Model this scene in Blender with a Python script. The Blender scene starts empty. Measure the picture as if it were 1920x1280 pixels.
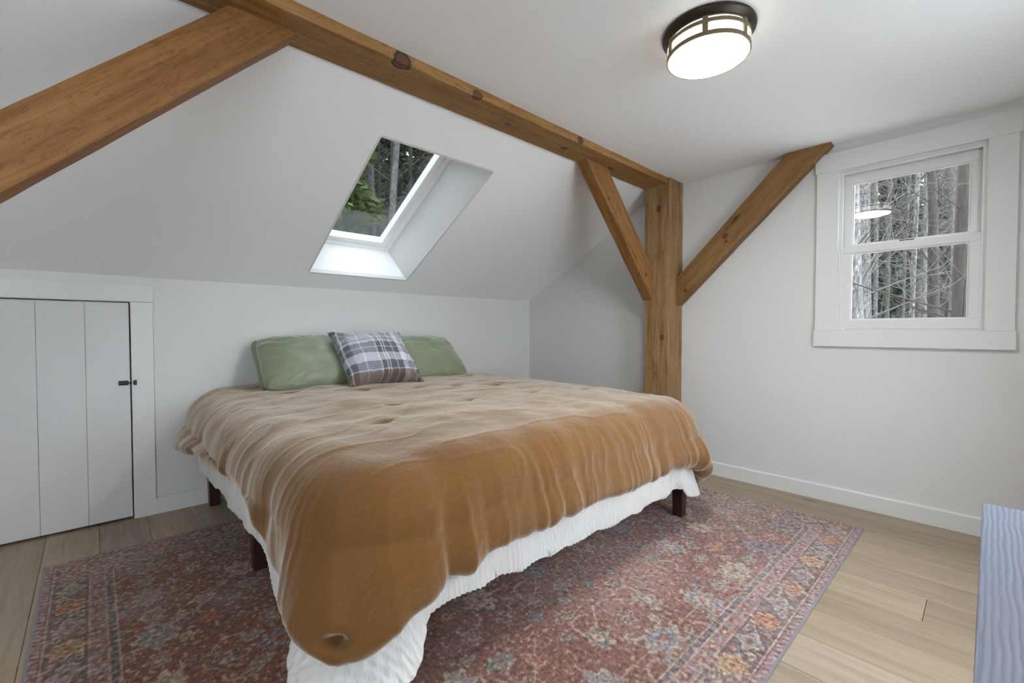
import bpy, bmesh, math, random
import numpy as np
from mathutils import Vector, Matrix

# ------------------------------------------------------------------ camera, world, exposure
scene = bpy.context.scene
col = scene.collection
random.seed(7)
rng = np.random.default_rng(11)

cam_data = bpy.data.cameras.new('camera')
cam_data.sensor_width = 36.0
cam_data.lens = 840.03 / 1920.0 * 36.0
cam_data.clip_start = 0.02
cam_data.clip_end = 400
cam = bpy.data.objects.new('camera', cam_data)
cam.location = (0, 0, 1.0)
cam.rotation_euler = (math.radians(90 - 1.414), 0, math.radians(-43.084))
col.objects.link(cam)
scene.camera = cam

SKY = 7.0
LAMP = 60.0
world = bpy.data.worlds.new('overcast_sky')
scene.world = world
world.use_nodes = True
wn = world.node_tree
bg = wn.nodes['Background']
bg.inputs['Color'].default_value = (0.85, 0.93, 1.0, 1)
bg.inputs['Strength'].default_value = SKY

vs = scene.view_settings
vs.view_transform = 'Standard'
vs.look = 'None'
vs.exposure = 0.76
vs.gamma = 1.0
vs.use_curve_mapping = False
scene.cycles.diffuse_bounces = 8
scene.cycles.max_bounces = 14

# ------------------------------------------------------------------ measures of the room (metres)
XR, YB, ZC = 3.14, 3.105, 2.0625          # right wall, knee wall, flat ceiling
XL, YF = -1.75, -0.50                      # left wall, wall behind the camera
ZK, SL = 1.2844, 0.552                     # knee wall height, slope of the roof
YS = YB - (ZC - ZK) / SL                   # where the slope meets the flat ceiling
def zslope(y): return ZK + SL * (YB - y)

# ------------------------------------------------------------------ numpy noise
_perm = np.random.default_rng(3).permutation(512)
def _h(ix, iy, iz):
    return _perm[(_perm[(_perm[ix & 511] + iy) & 511] + iz) & 511]
_g = np.random.default_rng(5).normal(size=(512, 3)); _g /= np.linalg.norm(_g, axis=1)[:, None]
def pnoise(x, y, z=0.0):
    x, y, z = np.broadcast_arrays(np.asarray(x, float), np.asarray(y, float), np.asarray(z, float))
    ix, iy, iz = np.floor(x).astype(int), np.floor(y).astype(int), np.floor(z).astype(int)
    fx, fy, fz = x - ix, y - iy, z - iz
    u, v, w = [t * t * t * (t * (t * 6 - 15) + 10) for t in (fx, fy, fz)]
    out = 0
    for a in (0, 1):
        for b in (0, 1):
            for c in (0, 1):
                g = _g[_h(ix + a, iy + b, iz + c)]
                d = g[..., 0] * (fx - a) + g[..., 1] * (fy - b) + g[..., 2] * (fz - c)
                out = out + d * (u if a else 1 - u) * (v if b else 1 - v) * (w if c else 1 - w)
    return out * 1.6
def fbm(x, y, z=0.0, o=3):
    s, a = 0, 1.0
    for k in range(o):
        s = s + a * pnoise(x * 2**k + 17 * k, y * 2**k, np.asarray(z) * 2**k); a *= .5
    return s
def sstep(a, b, x):
    t = np.clip((x - a) / (b - a), 0, 1); return t * t * (3 - 2 * t)

# ------------------------------------------------------------------ object helpers
def link(o, parent=None):
    col.objects.link(o)
    if parent is not None: o.parent = parent
    return o
def tag(o, label=None, cat=None, group=None, kind=None):
    if label: o['label'] = label
    if cat: o['category'] = cat
    if group: o['group'] = group
    if kind: o['kind'] = kind
    return o
def empty(name, loc=(0, 0, 0), rz=0):
    o = bpy.data.objects.new(name, None); o.location = loc; o.rotation_euler = (0, 0, rz)
    o.empty_display_size = .1
    return link(o)
def from_np(name, V, F, mat=None, parent=None, smooth=False):
    me = bpy.data.meshes.new(name)
    V = np.asarray(V, np.float32)
    if isinstance(F, np.ndarray) and F.ndim == 2:
        n, k = F.shape
        me.vertices.add(len(V)); me.vertices.foreach_set('co', V.ravel())
        me.loops.add(n * k); me.loops.foreach_set('vertex_index', F.astype(np.int32).ravel())
        me.polygons.add(n); me.polygons.foreach_set('loop_start', np.arange(0, n * k, k, dtype=np.int32))
        me.polygons.foreach_set('loop_total', np.full(n, k, np.int32))
        me.update(calc_edges=True)
    else:
        me.from_pydata([tuple(map(float, v)) for v in V], [], [tuple(map(int, f)) for f in F]); me.update()
    me.validate()
    if smooth: me.polygons.foreach_set('use_smooth', np.ones(len(me.polygons), bool))
    if mat: me.materials.append(mat)
    o = bpy.data.objects.new(name, me)
    return link(o, parent)
def bm_obj(name, bm, mat=None, parent=None, smooth=False, bevel=0.0, seg=2):
    bmesh.ops.recalc_face_normals(bm, faces=bm.faces[:])
    if bevel:
        bmesh.ops.bevel(bm, geom=bm.edges[:], offset=bevel, segments=seg, affect='EDGES', profile=.6, clamp_overlap=True)
    me = bpy.data.meshes.new(name); bm.to_mesh(me); bm.free()
    if smooth:
        me.polygons.foreach_set('use_smooth', np.ones(len(me.polygons), bool))
    if mat: me.materials.append(mat)
    return link(bpy.data.objects.new(name, me), parent)
def add_box(bm, x0, x1, y0, y1, z0, z1):
    x0, x1 = sorted((x0, x1)); y0, y1 = sorted((y0, y1)); z0, z1 = sorted((z0, z1))
    v = [bm.verts.new(c) for c in ((x0,y0,z0),(x1,y0,z0),(x1,y1,z0),(x0,y1,z0),(x0,y0,z1),(x1,y0,z1),(x1,y1,z1),(x0,y1,z1))]
    for f in ((3,2,1,0),(4,5,6,7),(0,1,5,4),(1,2,6,5),(2,3,7,6),(3,0,4,7)): bm.faces.new([v[i] for i in f])
def box(name, x0, x1, y0, y1, z0, z1, mat, parent=None, bevel=0.0, seg=2):
    bm = bmesh.new(); add_box(bm, x0, x1, y0, y1, z0, z1)
    return bm_obj(name, bm, mat, parent, bevel=bevel, seg=seg)
def boxes(name, lst, mat, parent=None):
    bm = bmesh.new()
    for b in lst: add_box(bm, *b)
    return bm_obj(name, bm, mat, parent)
def add_prism(bm, poly, a0, a1, axis):
    """extrude a polygon given in the two other axes from a0 to a1 along axis"""
    def mk(p, a):
        c = list(p); c.insert(axis, a); return bm.verts.new(c)
    A = [mk(p, a0) for p in poly]; B = [mk(p, a1) for p in poly]
    bm.faces.new(A); bm.faces.new(B[::-1])
    n = len(poly)
    for i in range(n): bm.faces.new((A[i], B[i], B[(i+1) % n], A[(i+1) % n]))
def add_tube(V, F, pts, rad, sides=6, cap=True):
    pts = np.asarray(pts, float); n = len(pts); base = len(V)
    t = np.gradient(pts, axis=0); t /= np.linalg.norm(t, axis=1)[:, None] + 1e-9
    ref = np.array([0, 0, 1.]) if abs(t[0, 2]) < .9 else np.array([1., 0, 0])
    for i in range(n):
        a = np.cross(t[i], ref); a /= np.linalg.norm(a) + 1e-9; b = np.cross(t[i], a)
        for k in range(sides):
            th = 2 * math.pi * k / sides
            V.append(pts[i] + rad[i] * (math.cos(th) * a + math.sin(th) * b))
    for i in range(n - 1):
        for k in range(sides):
            F.append((base + i*sides + k, base + i*sides + (k+1) % sides, base + (i+1)*sides + (k+1) % sides, base + (i+1)*sides + k))
    if cap:
        F.append(tuple(base + k for k in range(sides))[::-1]); F.append(tuple(base + (n-1)*sides + k for k in range(sides)))
def add_lathe(V, F, prof, seg=64, close=False):
    base = len(V); n = len(prof)
    for k in range(seg):
        th = 2 * math.pi * k / seg
        for r, z in prof: V.append((r * math.cos(th), r * math.sin(th), z))
    m = n if close else n - 1
    for k in range(seg):
        for i in range(m):
            a, b = i, (i + 1) % n
            F.append((base + k*n + a, base + ((k+1) % seg)*n + a, base + ((k+1) % seg)*n + b, base + k*n + b))

# ------------------------------------------------------------------ material helpers
class NT:
    def __init__(s, name):
        s.m = bpy.data.materials.new(name); s.m.use_nodes = True
        s.t = s.m.node_tree; s.b = s.t.nodes['Principled BSDF']; s.out = s.t.nodes['Material Output']
    def n(s, typ, **kw):
        nd = s.t.nodes.new(typ)
        for k, v in kw.items():
            if k.startswith('i_'):
                key = k[2:]; key = int(key) if key.isdigit() else key
                if hasattr(v, 'is_output'): s.t.links.new(v, nd.inputs[key])
                else: nd.inputs[key].default_value = v
            else: setattr(nd, k, v)
        return nd
    def l(s, a, b): s.t.links.new(a, b)
    def obj(s, scale=(1, 1, 1), rot=(0, 0, 0), loc=(0, 0, 0)):
        tc = s.n('ShaderNodeTexCoord')
        mp = s.n('ShaderNodeMapping'); s.l(tc.outputs['Object'], mp.inputs['Vector'])
        mp.inputs['Scale'].default_value = scale; mp.inputs['Rotation'].default_value = rot; mp.inputs['Location'].default_value = loc
        return mp.outputs[0]
    def noise(s, vec, scale, detail=3, rough=.55, dist=0.0):
        nd = s.n('ShaderNodeTexNoise'); s.l(vec, nd.inputs['Vector'])
        nd.inputs['Scale'].default_value = scale; nd.inputs['Detail'].default_value = detail
        nd.inputs['Roughness'].default_value = rough; nd.inputs['Distortion'].default_value = dist
        return nd.outputs['Fac']
    def ramp(s, fac, stops, interp='LINEAR'):
        nd = s.n('ShaderNodeValToRGB'); s.l(fac, nd.inputs[0]); r = nd.color_ramp; r.interpolation = interp
        while len(r.elements) < len(stops): r.elements.new(.5)
        for e, (p, c) in zip(r.elements, stops):
            e.position = p; e.color = (*c, 1) if len(c) == 3 else c
        return nd.outputs[0]
    def mix(s, a, b, fac=.5, mode='MIX'):
        nd = s.n('ShaderNodeMix'); nd.data_type = 'RGBA'; nd.blend_type = mode
        for v, k in ((fac, 0), (a, 6), (b, 7)):
            if hasattr(v, 'is_output'): s.l(v, nd.inputs[k])
            else: nd.inputs[k].default_value = v if k == 0 else ((*v, 1) if len(v) == 3 else v)
        return nd.outputs[2]
    def math(s, op, a, b=None):
        nd = s.n('ShaderNodeMath'); nd.operation = op
        for k, v in ((0, a), (1, b)):
            if v is None: continue
            if hasattr(v, 'is_output'): s.l(v, nd.inputs[k])
            else: nd.inputs[k].default_value = v
        return nd.outputs[0]
    def bump(s, h, strength=.2, dist=.01, nrm=None):
        nd = s.n('ShaderNodeBump'); s.l(h, nd.inputs['Height']); nd.inputs['Strength'].default_value = strength; nd.inputs['Distance'].default_value = dist
        if nrm is not None: s.l(nrm, nd.inputs['Normal'])
        return nd.outputs[0]
    def set(s, **kw):
        for k, v in kw.items():
            k = k.replace('_', ' ')
            inp = s.b.inputs[k]
            if hasattr(v, 'is_output'): s.l(v, inp)
            else: inp.default_value = (*v, 1) if (isinstance(v, tuple) and len(v) == 3 and inp.type == 'RGBA') else v
        return s
def srgb(r, g, b):
    return tuple((c/255/12.92 if c/255 <= .04045 else ((c/255+.055)/1.055)**2.4) for c in (r, g, b))

def paint(name, c, rough=.55, bumps=.06):
    m = NT(name); v = m.obj()
    f = m.noise(v, 2.2, 3)
    k = m.mix(tuple(x*.975 for x in c), c, f)
    h = m.noise(v, 260, 2)
    m.set(Base_Color=k, Roughness=rough, Normal=m.bump(h, bumps, .0015))
    return m.m
M = {}
M['wall'] = paint('wall_paint', (.635, .635, .628), .62)
M['ceil'] = paint('ceiling_paint', (.88, .895, .905), .7)
M['trim'] = paint('trim_paint', (.67, .67, .665), .42, .03)
M['door'] = paint('door_paint', (.61, .61, .61), .45, .03)
M['dark'] = paint('dark_void', (.02, .02, .02), .9)
M['outer'] = paint('outer_shingle', (.10, .10, .10), .9, .3)
M['black'] = paint('black_iron', (.018, .017, .017), .42, .1)

def timber_mat(name, c1, c2, c3, knots=(), seed=0.0, saw=.5):
    m = NT(name)
    v = m.obj(loc=(seed, seed * .7, seed * 1.3))
    vs_ = m.obj(scale=(1.2, 14, 14), loc=(seed, seed, seed))
    g1 = m.noise(vs_, 2.2, 5, .6, .6)
    g2 = m.noise(m.obj(scale=(3, 60, 60), loc=(seed, 0, 0)), 2.0, 3, .6)
    big = m.noise(v, 1.8, 3)
    k = m.ramp(g1, [(.30, c1), (.52, c2), (.75, c3)])
    k = m.mix(k, tuple(x*.55 for x in c1), m.ramp(g2, [(.5, (0, 0, 0)), (.72, (.55, .55, .55))]))
    k = m.mix(k, c3, m.ramp(big, [(.45, (0, 0, 0)), (.8, (.5, .5, .5))]))
    mot = m.noise(m.obj(scale=(1, 2.0, 2.0), loc=(0, seed, 0)), 38, 4, .65)
    k = m.mix(k, tuple(x*.42 for x in c1), m.ramp(mot, [(.54, (0, 0, 0)), (.72, (.5, .5, .5))]))
    # saw marks across the grain
    wv = m.n('ShaderNodeTexWave'); wv.wave_type = 'BANDS'; wv.bands_direction = 'X'
    m.l(m.obj(rot=(0, 0, .25)), wv.inputs['Vector']); wv.inputs['Scale'].default_value = 38; wv.inputs['Distortion'].default_value = 2.2; wv.inputs['Detail'].default_value = 3
    patch = m.ramp(m.noise(v, 3.0, 2), [(.45, (0, 0, 0)), (.62, (1, 1, 1))])
    sawf = m.mix((0, 0, 0), wv.outputs['Color'], patch)
    k = m.mix(k, tuple(min(1, x*1.5) for x in c3), m.mix((0, 0, 0), sawf, .22 * saw, 'MIX'))
    # small random knots
    vo = m.n('ShaderNodeTexVoronoi'); m.l(m.obj(scale=(2.2, 7, 7), loc=(seed*2, seed, 0)), vo.inputs['Vector']); vo.inputs['Scale'].default_value = 1.0
    kn = m.ramp(vo.outputs['Distance'], [(.05, (1, 1, 1)), (.13, (0, 0, 0))])
    k = m.mix(k, tuple(x*.3 for x in c1), kn)
    for (px, py, pz, r) in knots:
        tc = m.n('ShaderNodeTexCoord')
        sub = m.n('ShaderNodeVectorMath'); sub.operation = 'SUBTRACT'; m.l(tc.outputs['Object'], sub.inputs[0]); sub.inputs[1].default_value = (px, py, pz)
        sc = m.n('ShaderNodeVectorMath'); sc.operation = 'MULTIPLY'; m.l(sub.outputs[0], sc.inputs[0]); sc.inputs[1].default_value = (.75, 1, 1)
        ln = m.n('ShaderNodeVectorMath'); ln.operation = 'LENGTH'; m.l(sc.outputs[0], ln.inputs[0])
        nz = m.math('MULTIPLY', m.noise(v, 60, 3), r * .5)
        dd = m.math('DIVIDE', m.math('ADD', ln.outputs['Value'], nz), r * 1.25)
        k = m.mix(k, m.ramp(dd, [(0, (.05, .02, .012)), (.7, (.13, .055, .03)), (.86, (.03, .015, .01)), (1, (.2, .1, .04))]),
                  m.ramp(dd, [(.95, (1, 1, 1)), (1.0, (0, 0, 0))]))
    h = m.math('ADD', m.math('MULTIPLY', g2, .6), m.math('MULTIPLY', sawf, .5 * saw))
    h = m.math('SUBTRACT', h, m.math('MULTIPLY', mot, .3))
    m.set(Base_Color=k, Roughness=.62, Normal=m.bump(h, .45, .004))
    m.b.inputs['Specular IOR Level'].default_value = .3
    return m.m

def plank_mat(i):
    m = NT('oak_plank_%d' % i)
    base = [srgb(158,142,122), srgb(152,135,115), srgb(163,148,128), srgb(146,128,107), srgb(156,138,116)][i]
    sd = 3.7 * i
    oi = m.n('ShaderNodeObjectInfo')
    tc = m.n('ShaderNodeTexCoord')
    off = m.n('ShaderNodeVectorMath'); off.operation = 'SCALE'; off.inputs[0].default_value = (13, 7, 3); m.l(oi.outputs['Random'], off.inputs[3])
    ad = m.n('ShaderNodeVectorMath'); ad.operation = 'ADD'; m.l(tc.outputs['Object'], ad.inputs[0]); m.l(off.outputs[0], ad.inputs[1])
    def mp(sc):
        q = m.n('ShaderNodeMapping'); m.l(ad.outputs[0], q.inputs['Vector']); q.inputs['Scale'].default_value = sc; q.inputs['Location'].default_value = (sd, sd, 0); return q.outputs[0]
    g1 = m.noise(mp((11, .9, 11)), 2.0, 5, .6, .8)
    g2 = m.noise(mp((60, 2.2, 60)), 2.0, 3)
    k = m.ramp(g1, [(.28, tuple(x*.78 for x in base)), (.5, base), (.74, tuple(min(1, x*1.10) for x in base))])
    k = m.mix(k, tuple(x*.5 for x in base), m.ramp(g2, [(.55, (0, 0, 0)), (.8, (.5, .5, .5))]))
    vo = m.n('ShaderNodeTexVoronoi'); m.l(mp((5.0, 1.6, 5)), vo.inputs['Vector']); vo.inputs['Scale'].default_value = 1
    k = m.mix(k, tuple(x*.22 for x in base), m.ramp(vo.outputs['Distance'], [(.025, (1, 1, 1)), (.085, (0, 0, 0))]))
    tint = m.math('ADD', m.math('MULTIPLY', oi.outputs['Random'], .14), .90)
    cc = m.n('ShaderNodeVectorMath'); cc.operation = 'SCALE'; m.l(k, cc.inputs[0]); m.l(tint, cc.inputs[3])
    m.set(Base_Color=cc.outputs[0], Roughness=m.ramp(g2, [(.3, (.38,)*3), (.8, (.55,)*3)]), Normal=m.bump(g2, .12, .0015))
    return m.m

def glass_mat(name, tint=(1, 1, 1), ior=1.5, rough=0.0):
    m = NT(name); m.t.nodes.remove(m.b)
    ge = m.n('ShaderNodeNewGeometry')
    io = m.math('ADD', m.math('MULTIPLY', ge.outputs['Backfacing'], 1/ior - ior), ior)
    fr = m.n('ShaderNodeFresnel'); m.l(io, fr.inputs['IOR'])
    tr = m.n('ShaderNodeBsdfTransparent'); tr.inputs['Color'].default_value = (*tint, 1)
    gl = m.n('ShaderNodeBsdfGlossy'); gl.inputs['Roughness'].default_value = rough
    mx = m.n('ShaderNodeMixShader'); m.l(fr.outputs[0], mx.inputs[0]); m.l(tr.outputs[0], mx.inputs[1]); m.l(gl.outputs[0], mx.inputs[2])
    m.l(mx.outputs[0], m.out.inputs['Surface'])
    return m.m
M['glass'] = glass_mat('window_glass')
M['skyglass'] = glass_mat('skylight_glass', (.61, .63, .63), 1.75)

# ================================================================== THE SETTING
WO = dict(y0=.02, y1=.612, z0=1.0, z1=1.91)      # window opening in the right wall
T = .14                                            # wall thickness
def struct(o): o['kind'] = 'structure'; return o

# right wall (gable wall) with window opening and sloping top
bm = bmesh.new()
add_box(bm, XR, XR+T, YF-T, WO['y0'], -.1, ZC+.12)
add_box(bm, XR, XR+T, WO['y0'], WO['y1'], -.1, WO['z0'])
add_box(bm, XR, XR+T, WO['y0'], WO['y1'], WO['z1'], ZC+.12)
add_box(bm, XR, XR+T, WO['y1'], YS, -.1, ZC+.12)
add_prism(bm, [(YS, -.1), (YB+T, -.1), (YB+T, zslope(YB+T)+.12), (YS, ZC+.12)], XR, XR+T, 0)
struct(bm_obj('wall_right', bm, M['wall']))

# knee wall behind the bed with the hatch opening
DX0, DX1, DZ = -.715, .145, 1.15
struct(boxes('wall_back', [(XL-T, DX0, YB, YB+T, -.1, 1.45), (DX1, XR, YB, YB+T, -.1, 1.45), (DX0, DX1, YB, YB+T, DZ, 1.45), (DX0, DX1, YB+.06, YB+T, -.1, DZ)], M['wall']))
# left wall
bm = bmesh.new()
add_box(bm, XL-T, XL, YF-T, YS, -.1, ZC+.12)
add_prism(bm, [(YS, -.1), (YB+T, -.1), (YB+T, zslope(YB+T)+.12), (YS, ZC+.12)], XL-T, XL, 0)
struct(bm_obj('wall_left', bm, M['wall']))
# wall behind the camera with openings for two added fill windows
FILL_WIN = [(-1.45, -.50, .32, 1.90), (1.25, 2.15, .40, 1.94)]
(a0, a1, az0, az1), (b0, b1, bz0, bz1) = FILL_WIN
struct(boxes('wall_front', [(XL, a0, YF-T, YF, -.1, ZC+.12), (a1, b0, YF-T, YF, -.1, ZC+.12), (b1, XR, YF-T, YF, -.1, ZC+.12),
    (a0, a1, YF-T, YF, -.1, az0), (a0, a1, YF-T, YF, az1, ZC+.12), (b0, b1, YF-T, YF, -.1, bz0), (b0, b1, YF-T, YF, bz1, ZC+.12)], M['wall']))
# flat ceiling
struct(box('ceiling', XL, XR, YF, YS+.02, ZC, ZC+.12, M['ceil']))

# sloping ceiling with skylight well
cs = math.hypot(1, SL)
uS = np.array([0, -1/cs, SL/cs]); nS = np.array([0, SL/cs, 1/cs]); O = np.array([0, YB, ZK])
def sp(x, s, n): return O + np.array([x, 0, 0]) + uS*s + nS*n
SX0, SX1, S0, S1, TH = 1.005, 1.692, .178, 1.292, .25
smax = (YB - YS) * cs
def slab(bm, x0, x1, s0, s1, n0=0.0, n1=TH):
    v = [bm.verts.new(sp(x, s, n)) for n in (n0, n1) for (x, s) in ((x0, s0), (x1, s0), (x1, s1), (x0, s1))]
    for f in ((0,1,2,3),(7,6,5,4),(0,4,5,1),(1,5,6,2),(2,6,7,3),(3,7,4,0)): bm.faces.new([v[i] for i in f])
bm = bmesh.new()
slab(bm, XL, SX0, -.25, smax+.12); slab(bm, SX1, XR, -.25, smax+.12)
slab(bm, SX0, SX1, -.25, S0); slab(bm, SX0, SX1, S1, smax+.12)
struct(bm_obj('ceiling_slope', bm, M['ceil']))

# skylight: lining of the well, frame and pane
sky = struct(empty('window_2', sp((SX0+SX1)/2, .7, .2)))
def sk_child(name, bm, mat, bevel=0):
    o = bm_obj(name, bm, mat, None, bevel=bevel); o.parent = sky; o.matrix_parent_inverse = sky.matrix_world.inverted()
    return o
IX0, IX1, I0, I1 = 1.09, 1.606, .170, 1.30
bpy.context.view_layer.update()
bm = bmesh.new()
def quadstrip(bm, A, B, th):
    # thin wedge board between lower edge A (two points) and upper edge B (two points) thickened by vector th
    v = [bm.verts.new(p) for p in (A[0], A[1], B[1], B[0])] + [bm.verts.new(np.array(p)+th) for p in (A[0], A[1], B[1], B[0])]
    for f in ((0,1,2,3),(7,6,5,4),(0,4,5,1),(1,5,6,2),(2,6,7,3),(3,7,4,0)): bm.faces.new([v[i] for i in f])
e = .001
for nm, A, B, th in (
    ('shaft_board', (sp(SX1-e, S0, -.001), sp(SX1-e, S1, -.001)), (sp(IX1, I0, TH), sp(IX1, I1, TH)), np.array([.012, 0, 0])),
    ('shaft_board', (sp(SX0+e, S0, -.001), sp(SX0+e, S1, -.001)), (sp(IX0, I0, TH), sp(IX0, I1, TH)), np.array([-.012, 0, 0])),
    ('shaft_board', (sp(SX0, S0+e, -.001), sp(SX1, S0+e, -.001)), (sp(IX0, I0, TH), sp(IX1, I0, TH)), -uS*.012),
    ('shaft_board', (sp(SX0, S1-e, -.001), sp(SX1, S1-e, -.001)), (sp(IX0, I1, TH), sp(IX1, I1, TH)), uS*.012)):
    b = bmesh.new(); quadstrip(b, A, B, th); sk_child(nm, b, M['trim'])
bm.free()
M['sashwhite'] = paint('skylight_frame_white', (.88, .89, .89), .3, .01)
def ring_boards(name, x0, x1, s0, s1, w, n0, n1, mat, bevel=.003):
    for (a, b, c, d) in ((x0, x1, s0, s0+w), (x0, x1, s1-w, s1), (x0, x0+w, s0+w, s1-w), (x1-w, x1, s0+w, s1-w)):
        q = bmesh.new(); slab(q, a, b, c, d, n0, n1); sk_child(name, q, mat, bevel)
ring_boards('frame_rail', IX0-.03, IX1+.03, I0-.03, I1+.03, .052, TH-.004, TH+.05, M['sashwhite'])
ring_boards('sash_rail', IX0+.006, IX1-.006, I0+.006, I1-.006, .062, TH+.018, TH+.07, M['sashwhite'])
q = bmesh.new(); slab(q, IX0+.05, IX1-.05, I0+.05, I1-.05, TH+.045, TH+.052); sk_child('pane', q, M['skyglass'])
# outer kerb so the pane stands proud of the roof
q = bmesh.new()
for (a, b, c, d) in ((SX0-.06, SX1+.06, S0-.07, I0-.03), (SX0-.06, SX1+.06, I1+.03, S1+.08), (SX0-.06, IX0-.03, S0-.07, S1+.08), (IX1+.03, SX1+.06, S0-.07, S1+.08)):
    slab(q, a, b, c, d, TH, TH+.06)
sk_child('kerb', q, M['outer'])

# ---------------- floor: slab + oak planks running along the gable wall direction
floor = struct(box('floor', XL-T, XR+T, YF-T, YB+T, -.12, -.02, M['dark']))
PM = [plank_mat(i) for i in range(5)]
PW = .187; xs0 = 1.503 - PW*18
plank_cache = {}
rp = random.Random(21)
k = 0
x = xs0
while x < XR:
    a, b = max(x, XL), min(x + PW, XR)
    if b - a > .01:
        if abs(x - 2.064) < .02: joints = [.145, 1.72]
        else:
            j = YF + (rp.uniform(1.5, 2.3) if x > 1.3 else rp.uniform(.3, 1.7)); joints = []
            while j < YB - .2: joints.append(j); j += rp.uniform(1.5, 1.9)
        ys = [YF] + joints + [YB + (.05 if DX0 < (a+b)/2 < DX1 else 0)]
        for y0, y1 in zip(ys[:-1], ys[1:]):
            L, W = y1-y0, b-a
            bmq = bmesh.new(); add_box(bmq, -W/2+.0006, W/2-.0006, -L/2+.0006, L/2-.0006, -.02, 0)
            o = bm_obj('plank', bmq, PM[k % 5 if k % 7 else (k*3) % 5], floor, bevel=.0016, seg=1)
            o.location = ((a+b)/2, (y0+y1)/2, 0); k += 1
    x += PW

# ---------------- baseboards
def base_profile(name, axis, fixed, d, a0, a1):
    bm = bmesh.new(); t, h = .016, .090
    poly = [(fixed, 0), (fixed + d*t, 0), (fixed + d*t, h-.006), (fixed + d*(t-.005), h), (fixed, h)]
    if axis == 1: add_prism(bm, poly, a0, a1, 1)
    else: add_prism(bm, poly, a0, a1, 0)
    return struct(bm_obj(name, bm, M['trim']))
base_profile('baseboard_right', 1, XR, -1, YF, YB)
base_profile('baseboard_back', 0, YB, -1, .236, XR-.016)
base_profile('baseboard_left', 1, XL, 1, YF, YB)

# ---------------- knee wall hatch: door_1
d1 = struct(empty('door_1', ((DX0+DX1)/2, YB, 0)))
def dchild(name, o, parent=d1):
    o.parent = parent; o.location = o.location - parent.matrix_world.translation if parent is d1 else o.location
    return o
def rel(o, parent):
    o.parent = parent; o.matrix_parent_inverse = parent.matrix_world.inverted(); return o
bpy.context.view_layer.update()
g = .0006
seams = [DX0+.004, -.545, -.373, -.2, -.030, DX1-.005]
for a, b in zip(seams[:-1], seams[1:]):
    o = box('door_plank', a+g/2, b-g/2, YB-.003, YB+.018, .012, DZ-.005, M['door'], bevel=.003)
    rel(o, d1)
for z in (.25, .9): rel(box('ledge', DX0+.02, DX1-.02, YB+.018, YB+.038, z-.05, z+.05, M['door']), d1)
bpy.context.view_layer.update()
# barrel bolt
lt = box('bolt_plate', .093, .133, YB-.006, YB-.003, .712, .737, M['black'], bevel=.001); rel(lt, d1)
bpy.context.view_layer.update()
bm = bmesh.new(); add_box(bm, .095, .132, YB-.017, YB-.0055, .7165, .7325); rel(bm_obj('bolt_case', bm, M['black'], bevel=.004), lt)
V, F = [], []; add_tube(V, F, [(.098, YB-.0105, .7245), (.150, YB-.0105, .7245)], [.0036]*2, 10); rel(from_np('bolt_rod', V, F, M['black']), lt)
V, F = [], []; add_tube(V, F, [(.104, YB-.012, .7245), (.104, YB-.026, .721)], [.0035, .004], 10); rel(from_np('bolt_knob', V, F, M['black']), lt)
tr1 = struct(empty('trim_1', ((DX0+DX1)/2, YB, 0)))
bpy.context.view_layer.update()
rel(box('casing_board', DX1, DX1+.092, YB-.016, YB, 0, DZ, M['trim'], bevel=.002), tr1)
rel(box('casing_board', DX0-.092, DX0, YB-.016, YB, 0, DZ, M['trim'], bevel=.002), tr1)
rel(box('casing_board', DX0-.097, DX1+.097, YB-.018, YB, DZ+.001, DZ+.089, M['trim'], bevel=.002), tr1)
kp = box('bolt_keeper', .152, .166, YB-.019, YB-.0155, .7115, .7375, M['black'], bevel=.001); rel(kp, tr1)
bm = bmesh.new(); add_box(bm, .150, .160, YB-.028, YB-.018, .7165, .7325); rel(bm_obj('bolt_keeper', bm, M['black'], bevel=.003), tr1)

# ---------------- double-hung window: window_1
w1 = struct(empty('window_1', (XR, .316, WO['z0'])))
bpy.context.view_layer.update()
y0, y1, z0, z1 = WO['y0'], WO['y1'], WO['z0'], WO['z1']
ct = .019
rel(box('casing_board', XR-ct, XR, y1-.004, y1+.102, z0-.002, z1+.02, M['trim'], bevel=.002), w1)
rel(box('casing_board', XR-ct, XR, y0-.095, y0+.004, z0-.002, z1+.02, M['trim'], bevel=.002), w1)
rel(box('casing_board', XR-ct-.004, XR, y0-.104, y1+.110, z1+.0205-.02, z1+.108, M['trim'], bevel=.002), w1)
rel(box('casing_board', XR-ct-.004, XR, y0-.100, y1+.108, z0-.092, z0-.0025, M['trim'], bevel=.002), w1)
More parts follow.
